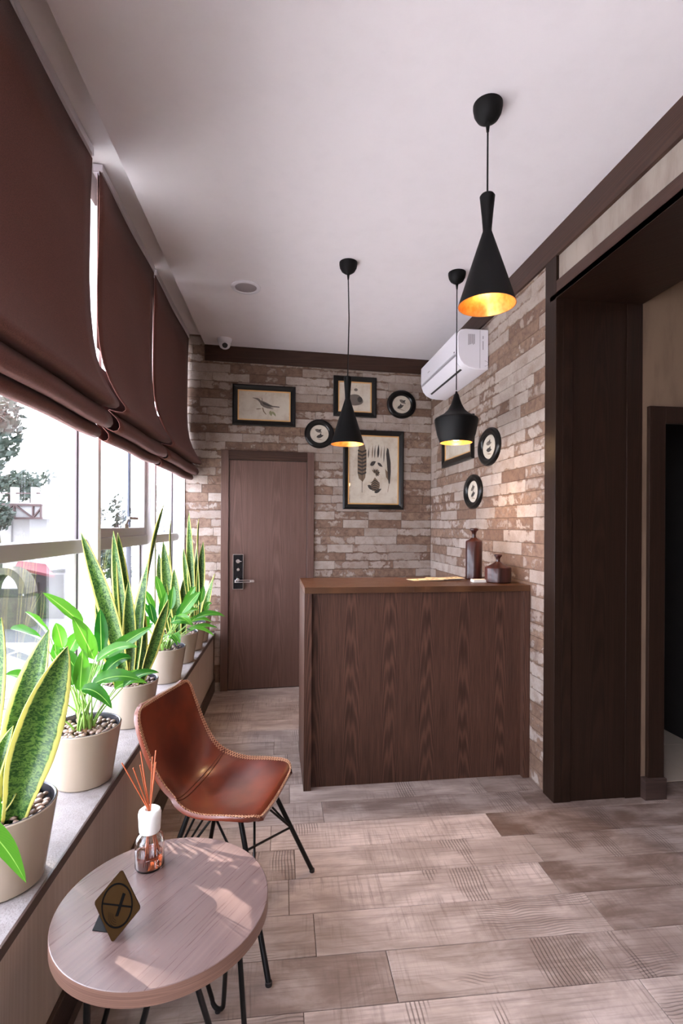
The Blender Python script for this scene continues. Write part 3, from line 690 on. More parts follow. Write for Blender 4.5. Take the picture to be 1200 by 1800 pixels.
def art_feathers(f, p):
    art_poly(f, p, 'feather_drawing', M_INK4, [(0.20, 0.14), (0.26, 0.10), (0.32, 0.13), (0.355, 0.25), (0.355, 0.45), (0.33, 0.62), (0.28, 0.68), (0.20, 0.63), (0.175, 0.55), (0.175, 0.30)])
    for k in range(7): art_poly(f, p, 'feather_bar', M_INK, [(0.178, 0.20 + k * 0.055), (0.265, 0.225 + k * 0.055), (0.352, 0.195 + k * 0.055), (0.352, 0.222 + k * 0.055), (0.265, 0.252 + k * 0.055), (0.178, 0.226 + k * 0.055)], 0.0060)
    art_poly(f, p, 'feather_quill', M_INK, [(0.262, 0.3), (0.272, 0.3), (0.272, 0.84), (0.264, 0.84)], 0.0062)
    art_poly(f, p, 'feather_drawing', M_INK, [(0.78, 0.16), (0.81, 0.18), (0.855, 0.38), (0.86, 0.52), (0.84, 0.70), (0.815, 0.70), (0.80, 0.60), (0.76, 0.25)])
    art_poly(f, p, 'feather_drawing', M_INK4, [(0.74, 0.48), (0.79, 0.52), (0.815, 0.66), (0.76, 0.60)]); art_poly(f, p, 'feather_quill', M_INK4, [(0.82, 0.7), (0.83, 0.7), (0.80, 0.83), (0.792, 0.83)])
    for i, (x, y0, y1, w) in enumerate(((0.39, 0.16, 0.33, 0.05), (0.47, 0.12, 0.33, 0.045), (0.52, 0.12, 0.33, 0.04), (0.59, 0.11, 0.32, 0.09), (0.65, 0.14, 0.33, 0.04), (0.71, 0.12, 0.39, 0.03))):
        art_poly(f, p, 'slim_feather_drawing', M_INK if i % 3 != 1 else M_INK4, leafshape(x, y1, x + 0.015, y0, w * 1.2))
    art_poly(f, p, 'beetle_drawing', M_INK, leafshape(0.43, 0.43, 0.55, 0.37, 0.24)); art_poly(f, p, 'beetle_drawing', M_INK, leafshape(0.58, 0.39, 0.69, 0.45, 0.18))
    for k in range(9):
        a = -2.4 + k * 0.45; art_poly(f, p, 'plume_drawing', M_INK if k % 2 else M_INK4, leafshape(0.54, 0.55, 0.54 + 0.10 * math.cos(a), 0.54 + 0.07 * math.sin(a), 0.16))
    art_poly(f, p, 'feather_drawing', M_INK4, leafshape(0.55, 0.83, 0.53, 0.61, 0.42))
    for k in range(5): art_poly(f, p, 'feather_bar', M_INK, [(0.44 + 0.008 * k, 0.69 + 0.028 * k), (0.53, 0.645 + 0.034 * k), (0.63 - 0.008 * k, 0.69 + 0.028 * k), (0.63 - 0.008 * k, 0.70 + 0.028 * k), (0.53, 0.665 + 0.034 * k), (0.44 + 0.008 * k, 0.70 + 0.028 * k)], 0.0061)
    art_poly(f, p, 'plume_drawing', M_INK, leafshape(0.38, 0.73, 0.52, 0.80, 0.2)); art_poly(f, p, 'plume_drawing', M_INK, leafshape(0.52, 0.84, 0.67, 0.78, 0.17))
    art_poly(f, p, 'caption', M_INK4, [(0.45, 0.895), (0.55, 0.895), (0.55, 0.90), (0.45, 0.90)])
rect_frame(bm_, -0.364, 0.192, 2.345, 2.704, 0.045, 'picture_frame', 'black framed print of a perched long-beaked bird on branch above door', art_bird)
rect_frame(bm_, 0.539, 0.944, 2.462, 2.833, 0.045, 'picture_frame', 'square black framed shell print behind the slim pendant', art_shell)
rect_frame(bm_, 0.633, 1.211, 1.612, 2.345, 0.046, 'picture_frame', 'large upright black framed print of feathers above counter', art_feathers)
rect_frame(rm_, -4.34, -3.647, 1.968, 2.30, 0.055, 'picture_frame', 'black framed pale print on right wall half behind bell pendant')
def oval_frame(mapf, tc, zc, rt, rz, label, seed):
    t = thing('oval_frame', label, 'picture', mapf(tc, zc - rz, 0), 'round black frames on the brick walls')
    P = [(1.0, 0.0), (1.0, 0.014), (0.93, 0.024), (0.86, 0.026), (0.78, 0.020), (0.72, 0.022), (0.66, 0.014), (0.62, 0.008), (0.62, 0.0)]
    n = 44; m = MB(); rings = [[mapf(tc + rt * s_ * math.cos(2 * PI * i / n), zc + rz * s_ * math.sin(2 * PI * i / n), d) for i in range(n)] for s_, d in P]
    b = 0
    for r_ in rings: m.v += r_
    for a in range(len(P) - 1):
        for i in range(n): j = (i + 1) % n; m.f.append([a * n + i, a * n + j, (a + 1) * n + j, (a + 1) * n + i])
    m.build('frame', M_FRAMEB, t, smooth=50)
    k = 0.63; pa = MB().extrude([(tc + rt * k * math.cos(2 * PI * i / n), zc + rz * k * math.sin(2 * PI * i / n)) for i in range(n)], lambda u, v, a: mapf(u, v, a), 0.0, 0.006).build('print', M_PAPER, t)
    rg = random.Random(seed); f = lambda u, v, o=0.0066: mapf(tc + u * rt, zc - v * rz, o)
    for q in range(2):
        cx, cy = rg.uniform(-0.08, 0.08), -0.2 + 0.36 * q; an = rg.uniform(-0.6, 0.6); l = 0.26
        art_poly(f, pa, 'bird_drawing', M_INK if q else M_INK2, leafshape(cx - l * math.cos(an), cy - l * math.sin(an), cx + l * math.cos(an), cy + l * math.sin(an), 0.22), 0.0066)
        art_poly(f, pa, 'wing_drawing', M_INK, leafshape(cx, cy, cx + 0.24 * math.cos(an - 1.0), cy + 0.24 * math.sin(an - 1.0), 0.25), 0.0070)
    art_poly(f, pa, 'twig_drawing', M_INK4, leafshape(-0.2, 0.34, 0.25, 0.42, 0.05), 0.0066)
oval_frame(bm_, 0.412, 2.294, 0.137, 0.131, 'round black frame with small bird print left of the feather print', 1)
oval_frame(bm_, 1.191, 2.601, 0.142, 0.133, 'round black frame with two birds below air conditioner', 2)
oval_frame(rm_, -3.372, 2.010, 0.176, 0.131, 'higher round black frame on right wall beside bell pendant', 3)
oval_frame(rm_, -3.654, 1.718, 0.168, 0.128, 'lower round black frame on right wall above tall bottle', 4)

# ================================================================= AIR CONDITIONER
ac = thing('air_conditioner', 'white wall mounted air conditioner high on the right brick wall', 'air conditioner', (XR, 3.84, 2.55))
AY0, AY1 = 3.402, 4.285
prof = [(0.0, 2.552), (0.0, 2.832), (0.165, 2.832), (0.200, 2.826), (0.218, 2.808), (0.226, 2.775), (0.226, 2.70), (0.220, 2.650), (0.206, 2.612), (0.180, 2.582), (0.140, 2.562), (0.09, 2.553)]
acf = lambda d, z, y: (XR - 0.002 - d, y, z)
MB().extrude(prof, acf, AY0, AY1).build('body', M_WHITEP, ac, smooth=30, bevel=0.006)
MB().extrude([(0.2265, 2.668), (0.230, 2.668), (0.2295, 2.81), (0.221, 2.815), (0.216, 2.812)], acf, AY0 + 0.03, AY1 - 0.02).build('front_cover', M_WHITEP, ac, smooth=30)
MB().extrude([(0.2235, 2.652), (0.2265, 2.664), (0.2175, 2.664), (0.2145, 2.652)], acf, AY0 + 0.045, AY1 - 0.03).build('air_slot', M_GREYP, ac)
MB().extrude([(0.222, 2.646), (0.2085, 2.607), (0.184, 2.579), (0.182, 2.583), (0.205, 2.611), (0.218, 2.648)], acf, AY0 + 0.06, AY1 - 0.05).build('louver', M_WHITEP, ac, smooth=30)
MB().extrude([(0.172, 2.5775), (0.160, 2.5685), (0.158, 2.573), (0.170, 2.582)], acf, AY0 + 0.09, AY1 - 0.10).build('outlet_slot', M_DARKP, ac)
MB().box(XR - 0.066, XR - 0.064, AY0 - 0.0012, AY0 + 0.002, 2.56, 2.826).build('side_seam', M_GREYP, ac)
lbm = MB()
rg = random.Random(5)
for k in range(6): lbm.box(XR - 0.150 + k * 0.0085, XR - 0.1455 + k * 0.0085, AY0 - 0.0012, AY0, 2.70 + rg.uniform(0, 0.03), 2.795)
lbm.build('side_label', M_GREYP, ac)
for z0, z1 in ((2.765, 2.785), (2.69, 2.75)): MB().box(XR - 0.045, XR - 0.040, AY0 - 0.0012, AY0, z0, z1).build('marking', M_GREYP, ac)
MB().tube([acf(0.028 + 0.026 * math.cos(a) * 1.0, 2.595 + 0.018 * math.sin(a), AY0) for a in [PI / 2 + i * PI / 10 for i in range(11)]], 0.0012, 6).build('knockout', M_GREYP, ac)
MB().box(XR - 0.2335, XR - 0.2325, 4.02, 4.07, 2.715, 2.722).build('logo', M_GREYP, ac)
MB().box(XR - 0.2335, XR - 0.2300, 3.447, 3.460, 2.675, 2.683).build('sensor', M_DARKP, ac)

# ================================================================= CEILING FITTINGS AND SOCKET
sp = thing('ceiling_speaker', 'round white flush ceiling speaker near the window side', 'speaker', (-0.189, 3.434, H))
MB().lathe([(0.098, 0), (0.098, -0.004), (0.092, -0.007), (0.074, -0.007), (0.070, -0.003)], (-0.189, 3.434, H), 40).build('bezel', M_WHITEP, sp, smooth=30)
MB().lathe([(0.070, -0.003), (0.035, -0.0045), (0.0, -0.005)], (-0.189, 3.434, H), 40).build('grille', plain('pale_grille', C(168, 160, 165), 0.35, 0.3), sp, smooth=30)
sc = thing('security_camera', 'small white dome security camera on ceiling by the back wall', 'camera', (-0.416, 4.414, H))
cc = (-0.416, 4.414, H)
MB().lathe([(0.0, 0), (0.062, 0), (0.062, -0.012), (0.056, -0.03), (0.052, -0.034)], cc, 32).build('housing', M_WHITEP, sc, smooth=30)
MB().lathe([(0.052, -0.030), (0.050, -0.05), (0.038, -0.072), (0.02, -0.083), (0, -0.086)], cc, 32).build('ball', M_WHITEP, sc, smooth=True)
ax = Vector((0.10, -0.75, -0.62)).normalized(); q = Vector(cc) + Vector((0, 0, -0.036))
MB().lathe([(0.0, 0.054), (0.018, 0.054), (0.024, 0.044), (0.026, 0.02)], q, 24, ax).build('lens', M_DARKP, sc, smooth=True)
ss = thing('wall_socket', 'cream square double wall switch on brick behind the plants', 'switch', Bk(-0.597, 0.882))
MB().box(-0.640, -0.553, 0.0, 0.010, 0.882, 0.968, bmap).build('plate', plain('cream_plastic', C(214, 202, 186), 0.4), ss, bevel=0.003)
MB().box(-0.630, -0.598, 0.010, 0.014, 0.892, 0.958, bmap).build('rocker', M_CARDW, ss, bevel=0.002)
MB().box(-0.595, -0.563, 0.010, 0.014, 0.892, 0.958, bmap).build('rocker', M_CARDW, ss, bevel=0.002)

# ================================================================= ROMAN BLINDS
BP = [(0.236, 3.075), (0.237, 2.9), (0.238, 2.72), (0.237, 2.55), (0.236, 2.40), (0.231, 2.29), (0.216, 2.20), (0.190, 2.125), (0.158, 2.06), (0.134, 2.025), (0.121, 2.005), (0.120, 1.990), (0.132, 1.981), (0.160, 1.984), (0.188, 1.992),
      (0.196, 1.988), (0.180, 1.972), (0.160, 1.952), (0.147, 1.930), (0.144, 1.910), (0.152, 1.896), (0.170, 1.891), (0.195, 1.902), (0.214, 1.915), (0.220, 1.910), (0.206, 1.894), (0.193, 1.878), (0.190, 1.860), (0.199, 1.848), (0.215, 1.846), (0.232, 1.858), (0.240, 1.90), (0.243, 2.0), (0.244, 2.2)]
def blind(y0, y1, label, seed, bow=0.0):
    t = thing('roman_blind', label, 'blind', Lf(0.236, (y0 + y1) / 2, 1.84), 'brown roman blinds over the windows')
    nv = len(BP) - 1; nu = 14; rg = random.Random(seed); ph = rg.uniform(0, 6)
    def fn(u, v):
        o, z = BP[min(nv, int(round(v * nv)))]
        low = sm(2.45, 2.0, z)
        e0 = 0.006 * math.sin(z * 9 + ph); e1 = 0.008 * math.sin(z * 7.3 + ph * 2) + 0.006 * math.sin(z * 17)
        y = (y0 + e0) * (1 - u) + (y1 + e1) * u
        sag = (0.010 * math.sin(PI * u) + 0.004 * math.sin(u * 9 + ph)) * low
        dz = -sag; do = 0.004 * math.sin(u * 7 + z * 5 + ph) - 0.012 * low * math.sin(PI * u)
        return Lf(o + do, y, z + dz)
    MB().grid(fn, nu, nv).build('cloth', M_FABRIC, t, smooth=70, solid=0.003)
    MB().grid(lambda u, v: Lf(0.2445, y0 + 0.004 + (y1 - y0 - 0.008) * u, 3.07 - 0.8 * v), 2, 2).build('lining', M_FABRIC_D, t, solid=0.002)
    for zz in (2.66, 2.33):
        m = MB(); oo = 0.2375 if zz > 2.5 else 0.2335
        m.tube([Lf(oo - 0.0015 + 0.004 * math.sin(u * 7 + zz * 5 + ph), y0 + 0.01 + (y1 - y0 - 0.02) * u, zz) for u in [k / 12 for k in range(13)]], 0.0016, 6)
        m.build('rod_pocket', M_FABRIC, t)
    MB().box(0.222, 0.262, y0 + 0.005, y1 - 0.005, 3.075, 3.112, lmap).build('head_rail', M_WHITEP, t)
    ch = MB()
    for k in range(67): zc = 3.06 - k * 0.0225; ch.lathe([(0.0, -0.0045), (0.003, 0), (0.0, 0.0045)], Lf(0.252, y1 + 0.004 if y1 < 4 else y1 - 0.03, zc), 5)
    ch.tube([Lf(0.252, y1 + 0.004 if y1 < 4 else y1 - 0.03, 3.07), Lf(0.252, y1 + 0.004 if y1 < 4 else y1 - 0.03, 1.56)], 0.0009, 5)
    ch.build('bead_chain', M_WHITEP, t)
blind(-0.20, 1.14, 'brown roman blind closest to the camera, beyond the near blind edge', 1)
blind(1.17, 2.368, 'nearest large brown roman blind at the left edge', 2)
blind(2.462, 3.398, 'middle brown roman blind with gaps either side', 3)
blind(3.432, 4.55, 'farthest brown roman blind touching the back brick wall', 4)

# ================================================================= POTTED PLANTS
SZ = 0.513
def ico(seed):
    rg = random.Random(seed); bm = bmesh.new(); bmesh.ops.create_icosphere(bm, subdivisions=2, radius=1.0)
    sx, sy, sz = rg.uniform(0.9, 1.25), rg.uniform(0.75, 0.95), rg.uniform(0.5, 0.65); off = Vector((seed * 3.1, 0, 0))
    for v in bm.verts:
        v.co *= 1 + 0.14 * noise.noise(v.co * 1.1 + off); v.co = Vector((v.co.x * sx, v.co.y * sy, v.co.z * sz))
    me = bpy.data.meshes.new('pebble'); bm.to_mesh(me); bm.free(); me.materials.append(M_PEBBLE); me.shade_smooth(); return me
PEB = [ico(k) for k in range(5)]
def pot(c, n_peb, rg, parent, single):
    H_ = 0.205
    MB().lathe([(0.0, 0.0), (0.092, 0.0), (0.098, 0.005), (0.1005, 0.02), (0.1275, H_ - 0.010), (0.1285, H_ - 0.003), (0.126, H_)], c, 48).build('pot', M_POT, parent, smooth=35)
    MB().lathe([(0.126, H_), (0.1235, H_ + 0.001), (0.120, H_ - 0.002), (0.118, H_ - 0.03), (0.116, H_ - 0.05)], c, 48).build('liner', M_RIM, parent, smooth=35)
    MB().lathe([(0.117, H_ - 0.036), (0.05, H_ - 0.030), (0.0, H_ - 0.028)], c, 32).build('soil', M_SOIL, parent, smooth=True)
    pts = []
    tries = 0
    while len(pts) < n_peb and tries < 6000:
        tries += 1; a = rg.uniform(0, 2 * PI); r_ = 0.110 * math.sqrt(rg.random())
        x, y = r_ * math.cos(a), r_ * math.sin(a)
        if all((x - q[0])**2 + (y - q[1])**2 > 0.0142**2 for q in pts): pts.append((x, y))
    items = []
    for x, y in pts:
        s_ = rg.uniform(0.0085, 0.0125); items.append((Vector((x, y, H_ - 0.019 + rg.uniform(-0.002, 0.005))), s_, rg.uniform(0, 6.3), rg.choice(PEB), (rg.uniform(-0.4, 0.4), rg.uniform(-0.4, 0.4))))
    if single:
        for p_, s_, rz, me, tl_ in items:
            o = bpy.data.objects.new('pebble', me); COL.objects.link(o); o.parent = parent; o.location = p_; o.scale = (s_, s_, s_); o.rotation_euler = (tl_[0], tl_[1], rz)
    else:
        m = MB()
        for p_, s_, rz, me, tl_ in items:
            b = len(m.v); M_ = Matrix.Translation(Vector(c) + p_) @ Matrix.Rotation(rz, 4, 'Z') @ Matrix.Scale(s_, 4)
            m.v += [M_ @ v.co for v in me.vertices]; m.f += [[b + i for i in f.vertices] for f in me.polygons]
        tag(m.build('pebbles', M_PEBBLE, parent, smooth=True, fix=False), kind='stuff')
def blade(parent, base, tip, width, bend, face, kind, twist=0.0, fold=0.25, name='leaf', nt=16):
    base, tip, bend = Vector(base), Vector(tip), Vector(bend)
    L = (tip - base).length
    p1 = base.lerp(tip, 0.35) + bend; p2 = base.lerp(tip, 0.72) + bend * 0.8
    face = Vector(face).normalized()
    def w(t):
        if kind == 'snake': return width * 0.5 * (0.48 + 0.52 * sm(0, 0.42, t)) * (1 - max(0.0, (t - 0.48) / 0.52) ** 2.0) ** 0.9
        return width * 0.5 * max(0.0, math.sin(PI * min(1, max(0, t)) ** 0.72)) ** 0.8
    def fn(u, v):
        t = v; p = bez(base, p1, p2, tip, t); d = (bez(base, p1, p2, tip, min(1, t + 0.01)) - bez(base, p1, p2, tip, max(0, t - 0.01))).normalized()
        n = (face - d * face.dot(d)); n = n.normalized() if n.length > 1e-4 else d.orthogonal().normalized()
        s_ = d.cross(n); a = twist * t; s2 = s_ * math.cos(a) + n * math.sin(a); n2 = n * math.cos(a) - s_ * math.sin(a)
        e = (u - 0.5) * 2; ww = w(t)
        rip = 0.0 if kind == 'snake' else 0.05 * math.sin(t * 16 + base.x * 90) * abs(e)
        return p + s2 * (e * ww) + n2 * (abs(e) ** 1.5 * ww * (fold * 2 * (1 - 0.4 * t) + rip))
    return MB().grid(fn, 6, nt).build(name, M_SNAKE if kind == 'snake' else M_LILY, parent, smooth=80, fix=False, solid=0.0022 if kind == 'snake' else 0.0)
def lily_leaf(parent, root, start, tip, width, face=(0.25, -0.6, 0.75), arch=0.03):
    root, start, tip = Vector(root), Vector(start), Vector(tip)
    d = (tip - start); up = Vector((0, 0, 1))
    lf = blade(parent, start, tip, width, up * (arch * (1 if d.z < 0.08 else 0.3)), face, 'lily', fold=0.22, nt=12)
    mid = root.lerp(start, 0.55) + Vector((0, 0, 0.02)) + (root - start) * 0.06
    st = MB().tube([bez(root, root + Vector((0, 0, (start.z - root.z) * 0.4)), mid, start, k / 8) for k in range(9)], [0.0042, 0.004, 0.0037, 0.0034, 0.0031, 0.0029, 0.0027, 0.0025, 0.0022], 6)
    st.build('stalk', M_STEM, lf, smooth=True)
POTY = [0.93, 1.455, 1.996, 2.552, 3.222, 3.655, 4.005, 4.285]
def potc(i): return Lf(0.113, POTY[i], SZ)
def tipc(px, py, Y):                        # leaf tips stay on the room side of the panes
    P = atY(px, py, Y)
    if xs(P.y) - P.x > 0.262:
        d = ray(px, py); k = (XS0 - LW * 4.61 - 0.262) / (d.x - LW * d.y); P = CAM + d * k
    return P
def snake(i, label, leaves, single, n_peb=70, extra=()):
    c = potc(i); rg = random.Random(20 + i); t = thing('snake_plant', label, 'potted plant', c, 'potted plants along the window sill')
    pot(c, n_peb, rg, t, single)
    for (bx, by, tip, dy, wpx_, bend, face, tw) in leaves:
        b = c + Vector((bx, by, 0.165)); T = tipc(tip[0], tip[1], POTY[i] + dy)
        blade(t, b, T, wpx_ * 0.8 * T.y / FPX, bend, face, 'snake', tw, 0.30)
    return t
def lily(i, label, leaves, single, n_peb=70, rand=0):
    c = potc(i); rg = random.Random(40 + i); t = thing('peace_lily', label, 'potted plant', c, 'potted plants along the window sill')
    pot(c, n_peb, rg, t, single)
    for (st, tip, dy0, dy1, w) in leaves:
        a = rg.uniform(0, 2 * PI); r_ = 0.03 * math.sqrt(rg.random())
        root = c + Vector((r_ * math.cos(a), r_ * math.sin(a), 0.172))
        lily_leaf(t, root, tipc(st[0], st[1], POTY[i] + dy0), tipc(tip[0], tip[1], POTY[i] + dy1), w, (rg.uniform(0, 0.5), -0.6 + rg.uniform(-0.2, 0.2), rg.uniform(0.5, 0.9)), 0.035)
    for k in range(rand):
        a = rg.uniform(0, 2 * PI); el = rg.uniform(0.35, 1.2); L0 = rg.uniform(0.10, 0.20)
        root = c + Vector((0.03 * math.cos(a), 0.03 * math.sin(a), 0.172)); d = Vector((math.cos(a) * math.cos(el) * 0.8, math.sin(a) * math.cos(el), math.sin(el)))
        st = root + d * L0 + Vector((0, 0, 0.05)); tip = st + Vector((d.x, d.y, d.z * 0.3 - rg.uniform(0.0, 0.4))).normalized() * rg.uniform(0.12, 0.18)
        lo = Lf(0.25, tip.y, 0).x
        if tip.x < lo: tip.x = lo + 0.02
        if st.x < lo: st.x = lo + 0.03
        lily_leaf(t, root, st, tip, rg.uniform(0.045, 0.065), (0.2, -0.3, 0.9))
    m = MB()
    for k in range(9):
        a = rg.uniform(0, 2 * PI); r_ = rg.uniform(0.02, 0.05); p0 = c + Vector((0.02 * math.cos(a), 0.02 * math.sin(a), 0.195)); m.tube([p0, c + Vector((r_ * math.cos(a), r_ * math.sin(a), 0.178))], [0.006, 0.0035], 6)
    m.build('root_clump', M_ROOT, t, smooth=True)
    return t
# nearest, mostly outside the picture
lily(0, 'leafy plant nearest the camera with one bright leaf reaching into view', [((-55, 1445), (46, 1552), 0.02, 0.10, 0.036), ((-120, 1380), (-70, 1250), 0.0, 0.02, 0.06), ((-150, 1400), (-200, 1300), 0.0, 0.0, 0.06), ((-60, 1390), (0, 1450), 0.15, 0.25, 0.05)], True, 60, 8)
snake(1, 'snake plant nearest camera with very broad yellow-edged leaves', [
    (0.045, -0.040, (119, 1136), -0.02, 84, (-0.010, -0.01, 0), (0.25, -1, 0.1), -0.25),
    (-0.005, 0.045, (86, 1107), 0.09, 72, (-0.01, 0, 0), (0.1, -1, 0), 0.5),
    (-0.075, -0.020, (2, 1085), 0.02, 60, (0.006, 0, 0), (0.35, -1, 0), 0.3),
    (-0.045, -0.055, (23, 1276), -0.02, 34, (-0.006, 0, 0), (0.2, -1, 0), 0.4),
    (-0.085, -0.03, (-6, 1300), -0.05, 44, (0, 0, 0), (0.4, -1, 0), 0.2), (-0.03, -0.06, (28, 1395), -0.05, 20, (0.003, 0, 0), (0.2, -1, 0), 0.5)], True, 85)
lily(2, 'peace lily with broad bright leaves behind nearest snake plant', [
    ((76, 1128), (18, 1106), 0.02, 0.0, 0.075), ((88, 1122), (44, 1076), 0.05, 0.06, 0.070), ((60, 1200), (10, 1186), -0.02, -0.02, 0.05), ((146, 1100), (75, 1042), 0.03, 0.06, 0.055),
    ((166, 1160), (127, 1083), 0.0, 0.0, 0.062), ((178, 1150), (176, 1070), 0.03, 0.05, 0.05), ((182, 1158), (268, 1101), -0.01, 0.04, 0.05), ((168, 1164), (242, 1138), -0.05, -0.06, 0.045),
    ((160, 1205), (247, 1196), -0.06, -0.05, 0.055), ((143, 1212), (197, 1246), -0.08, -0.10, 0.05), ((140, 1215), (146, 1140), -0.05, -0.05, 0.055), ((182, 1186), (232, 1158), 0.0, 0.02, 0.05),
    ((110, 1140), (98, 1095), 0.04, 0.04, 0.05), ((120, 1150), (145, 1108), 0.05, 0.07, 0.055), ((100, 1170), (96, 1130), 0.05, 0.04, 0.04), ((135, 1180), (105, 1140), -0.02, -0.02, 0.05), ((170, 1195), (205, 1200), 0.02, 0.02, 0.05), ((128, 1205), (118, 1165), -0.06, -0.06, 0.045)], True, 85, 7)
snake(3, 'tall snake plant between the two leafy plants', [
    (-0.02, 0.0, (142, 936), -0.02, 36, (0.03, 0, 0.0), (0.4, -1, 0), 0.4), (-0.01, 0.02, (199, 933), 0.03, 26, (0, 0, 0), (0.3, -1, 0), 0.5), (0.0, 0.02, (207, 936), 0.05, 26, (0.004, 0, 0), (0.1, -1, 0), -0.5),
    (0.01, -0.01, (287, 888), 0.05, 34, (-0.022, 0, 0), (0.35, -1, 0), 2.4), (-0.045, -0.01, (170, 1038), -0.02, 36, (0, 0, 0), (0.3, -1, 0), 0.2), (0.0, -0.01, (226, 1020), -0.02, 26, (0.004, 0, 0), (0.6, -1, 0), 0.6),
    (0.045, -0.04, (296, 1054), -0.04, 26, (0.0, 0, 0), (0.9, -0.7, 0), 0.5), (0.04, 0.02, (247, 1048), 0.05, 30, (0.0, 0, 0), (0.2, -1, 0), 0.1)], True, 80)
lily(4, 'bushy peace lily in the middle of the sill', [
    ((287, 1062), (274, 1012), 0.05, 0.08, 0.055), ((270, 1075), (253, 1036), 0.02, 0.02, 0.05), ((318, 1080), (352, 1040), -0.02, 0.0, 0.07), ((322, 1072), (344, 1030), 0.05, 0.06, 0.05), ((342, 1088), (396, 1084), -0.02, 0.02, 0.05),
    ((300, 1094), (340, 1100), -0.06, -0.08, 0.06), ((283, 1090), (292, 1040), -0.06, -0.06, 0.05), ((296, 1120), (312, 1136), -0.08, -0.10, 0.03), ((276, 1100), (250, 1058), -0.02, -0.02, 0.05), ((300, 1072), (305, 1030), 0.0, 0.02, 0.05), ((270, 1095), (262, 1060), -0.06, -0.05, 0.05), ((312, 1090), (330, 1052), 0.05, 0.06, 0.05), ((283, 1112), (272, 1118), -0.09, -0.10, 0.03)], False, 70, 12)
snake(5, 'snake plant with twisted leaves, third pot from the far end', [
    (-0.03, 0.0, (300, 914), -0.02, 20, (-0.012, 0, 0), (0.3, -1, 0), 2.2), (-0.04, 0.0, (287, 952), -0.04, 25, (0.0, 0, 0), (0.3, -1, 0), 0.3), (-0.06, 0.01, (279, 972), -0.02, 22, (-0.01, 0, 0), (0.2, -1, 0), 0.4), (0.0, -0.02, (306, 1000), -0.05, 22, (-0.004, 0, 0), (0.4, -1, 0), 0.4), (0.03, 0.0, (322, 1018), 0.0, 18, (0, 0, 0), (0.5, -1, 0), 0.8)], False, 60)
lily(6, 'small leafy plant in the pot second from the far end', [((352, 1060), (358, 1030), 0, 0, 0.05), ((345, 1062), (335, 1030), 0, 0, 0.05), ((360, 1075), (372, 1062), -0.05, -0.06, 0.045)], False, 50, 0)
snake(7, 'snake plant in the last pot against the back wall', [
    (-0.02, -0.02, (332, 901), -0.10, 16, (0.0, 0, 0), (0.5, -1, 0), 0.9), (0.0, 0.0, (349, 912), -0.08, 18, (0.006, 0, 0), (0.4, -1, 0), 2.4), (0.0, -0.01, (333, 940), -0.05, 15, (-0.006, 0, 0), (0.3, -1, 0), 1.0), (0.02, 0.0, (357, 952), -0.06, 18, (0, 0, 0), (0.3, -1, 0), 0.5),
    (0.04, -0.02, (377, 1008), -0.12, 16, (0.012, 0, -0.01), (0.4, -1, 0), 1.8), (-0.03, 0.0, (322, 962), -0.1, 14, (0, 0, 0), (0.3, -1, 0), 0.5)], False, 50)

# ================================================================= LEATHER CHAIR
FD = Vector((0.946, -0.323, 0)).normalized(); SD = Vector((0.323, 0.946, 0)).normalized()
CF = Vector((0.014, 1.98, 0))
def ch(a, s_, z): return CF + FD * a + SD * s_ + Vector((0, 0, z))
chair = thing('leather_chair', 'tan leather bucket chair with whipstitched edge and black rod legs', 'chair', ch(-0.2, 0, 0))
KP = [(0.010, 0.440), (-0.03, 0.437), (-0.10, 0.424), (-0.19, 0.412), (-0.27, 0.412), (-0.335, 0.430), (-0.378, 0.475), (-0.405, 0.54), (-0.430, 0.62), (-0.455, 0.71), (-0.472, 0.785)]
def kp(v):
    n = len(KP) - 1; x = v * n; i = min(n - 1, int(x)); f = x - i
    P = [Vector(KP[max(0, min(n, i + k))]) for k in (-1, 0, 1, 2)]
    return 0.5 * ((2 * P[1]) + (P[2] - P[0]) * f + (2 * P[0] - 5 * P[1] + 4 * P[2] - P[3]) * f * f + (3 * P[1] - P[0] - 3 * P[2] + P[3]) * f**3)
ARC = [0.0]
for k in range(1, 201): ARC.append(ARC[-1] + (kp(k / 200) - kp((k - 1) / 200)).length)
TOT = ARC[-1]
def shell(u, v, lift=0.0):
    p = kp(v); d = (kp(min(1, v + 0.01)) - kp(max(0, v - 0.01))).normalized(); n = Vector((-d.y, d.x)) * -1
    if n.y < 0 and v < 0.5: n = -n
    n = Vector((d.y, -d.x)); n = n if (n.x + n.y) > 0 else -n
    arc = ARC[int(v * 200)]
    w = 0.222 + 0.012 * math.sin(PI * min(1, v * 2)) - 0.014 * sm(0.35, 0.58, v) + 0.004 * sm(0.62, 0.85, v) - 0.008 * sm(0.85, 1.0, v)
    r_ = 0.050
    for dd in (arc, TOT - arc):
        if dd < r_: w -= r_ - math.sqrt(max(0, r_ * r_ - (r_ - dd) ** 2))
    e = u * w
    curl = (abs(u) ** 2.6) * (0.034 + 0.030 * math.exp(-((v - 0.52) / 0.16) ** 2)) * (0.35 + 0.65 * sm(0.0, 0.25, v)) * (1 - 0.85 * sm(0.6, 1.0, v))
    roll = -0.022 * sm(0.06, 0.0, v) * (1 - 0.3 * abs(u))
    q = p + n * (curl + lift)
    return ch(q.x, e, q.y + roll)
VS = [0.0, 0.004, 0.012, 0.025, 0.04, 0.06, 0.085] + [0.085 + (0.94 - 0.085) * k / 26 for k in range(1, 27)] + [0.955, 0.967, 0.977, 0.987, 0.995, 1.0]
NV = len(VS) - 1
sh = MB().grid(lambda u, v: shell(u * 2 - 1, VS[int(round(v * NV))]), 26, NV).build('shell', M_LEATHER, chair, smooth=80, fix=False)
md = sh.modifiers.new('solid', 'SOLIDIFY'); md.thickness = 0.015; md.offset = -1
md = sh.modifiers.new('bevel', 'BEVEL'); md.width = 0.004; md.segments = 2; md.limit_method = 'ANGLE'
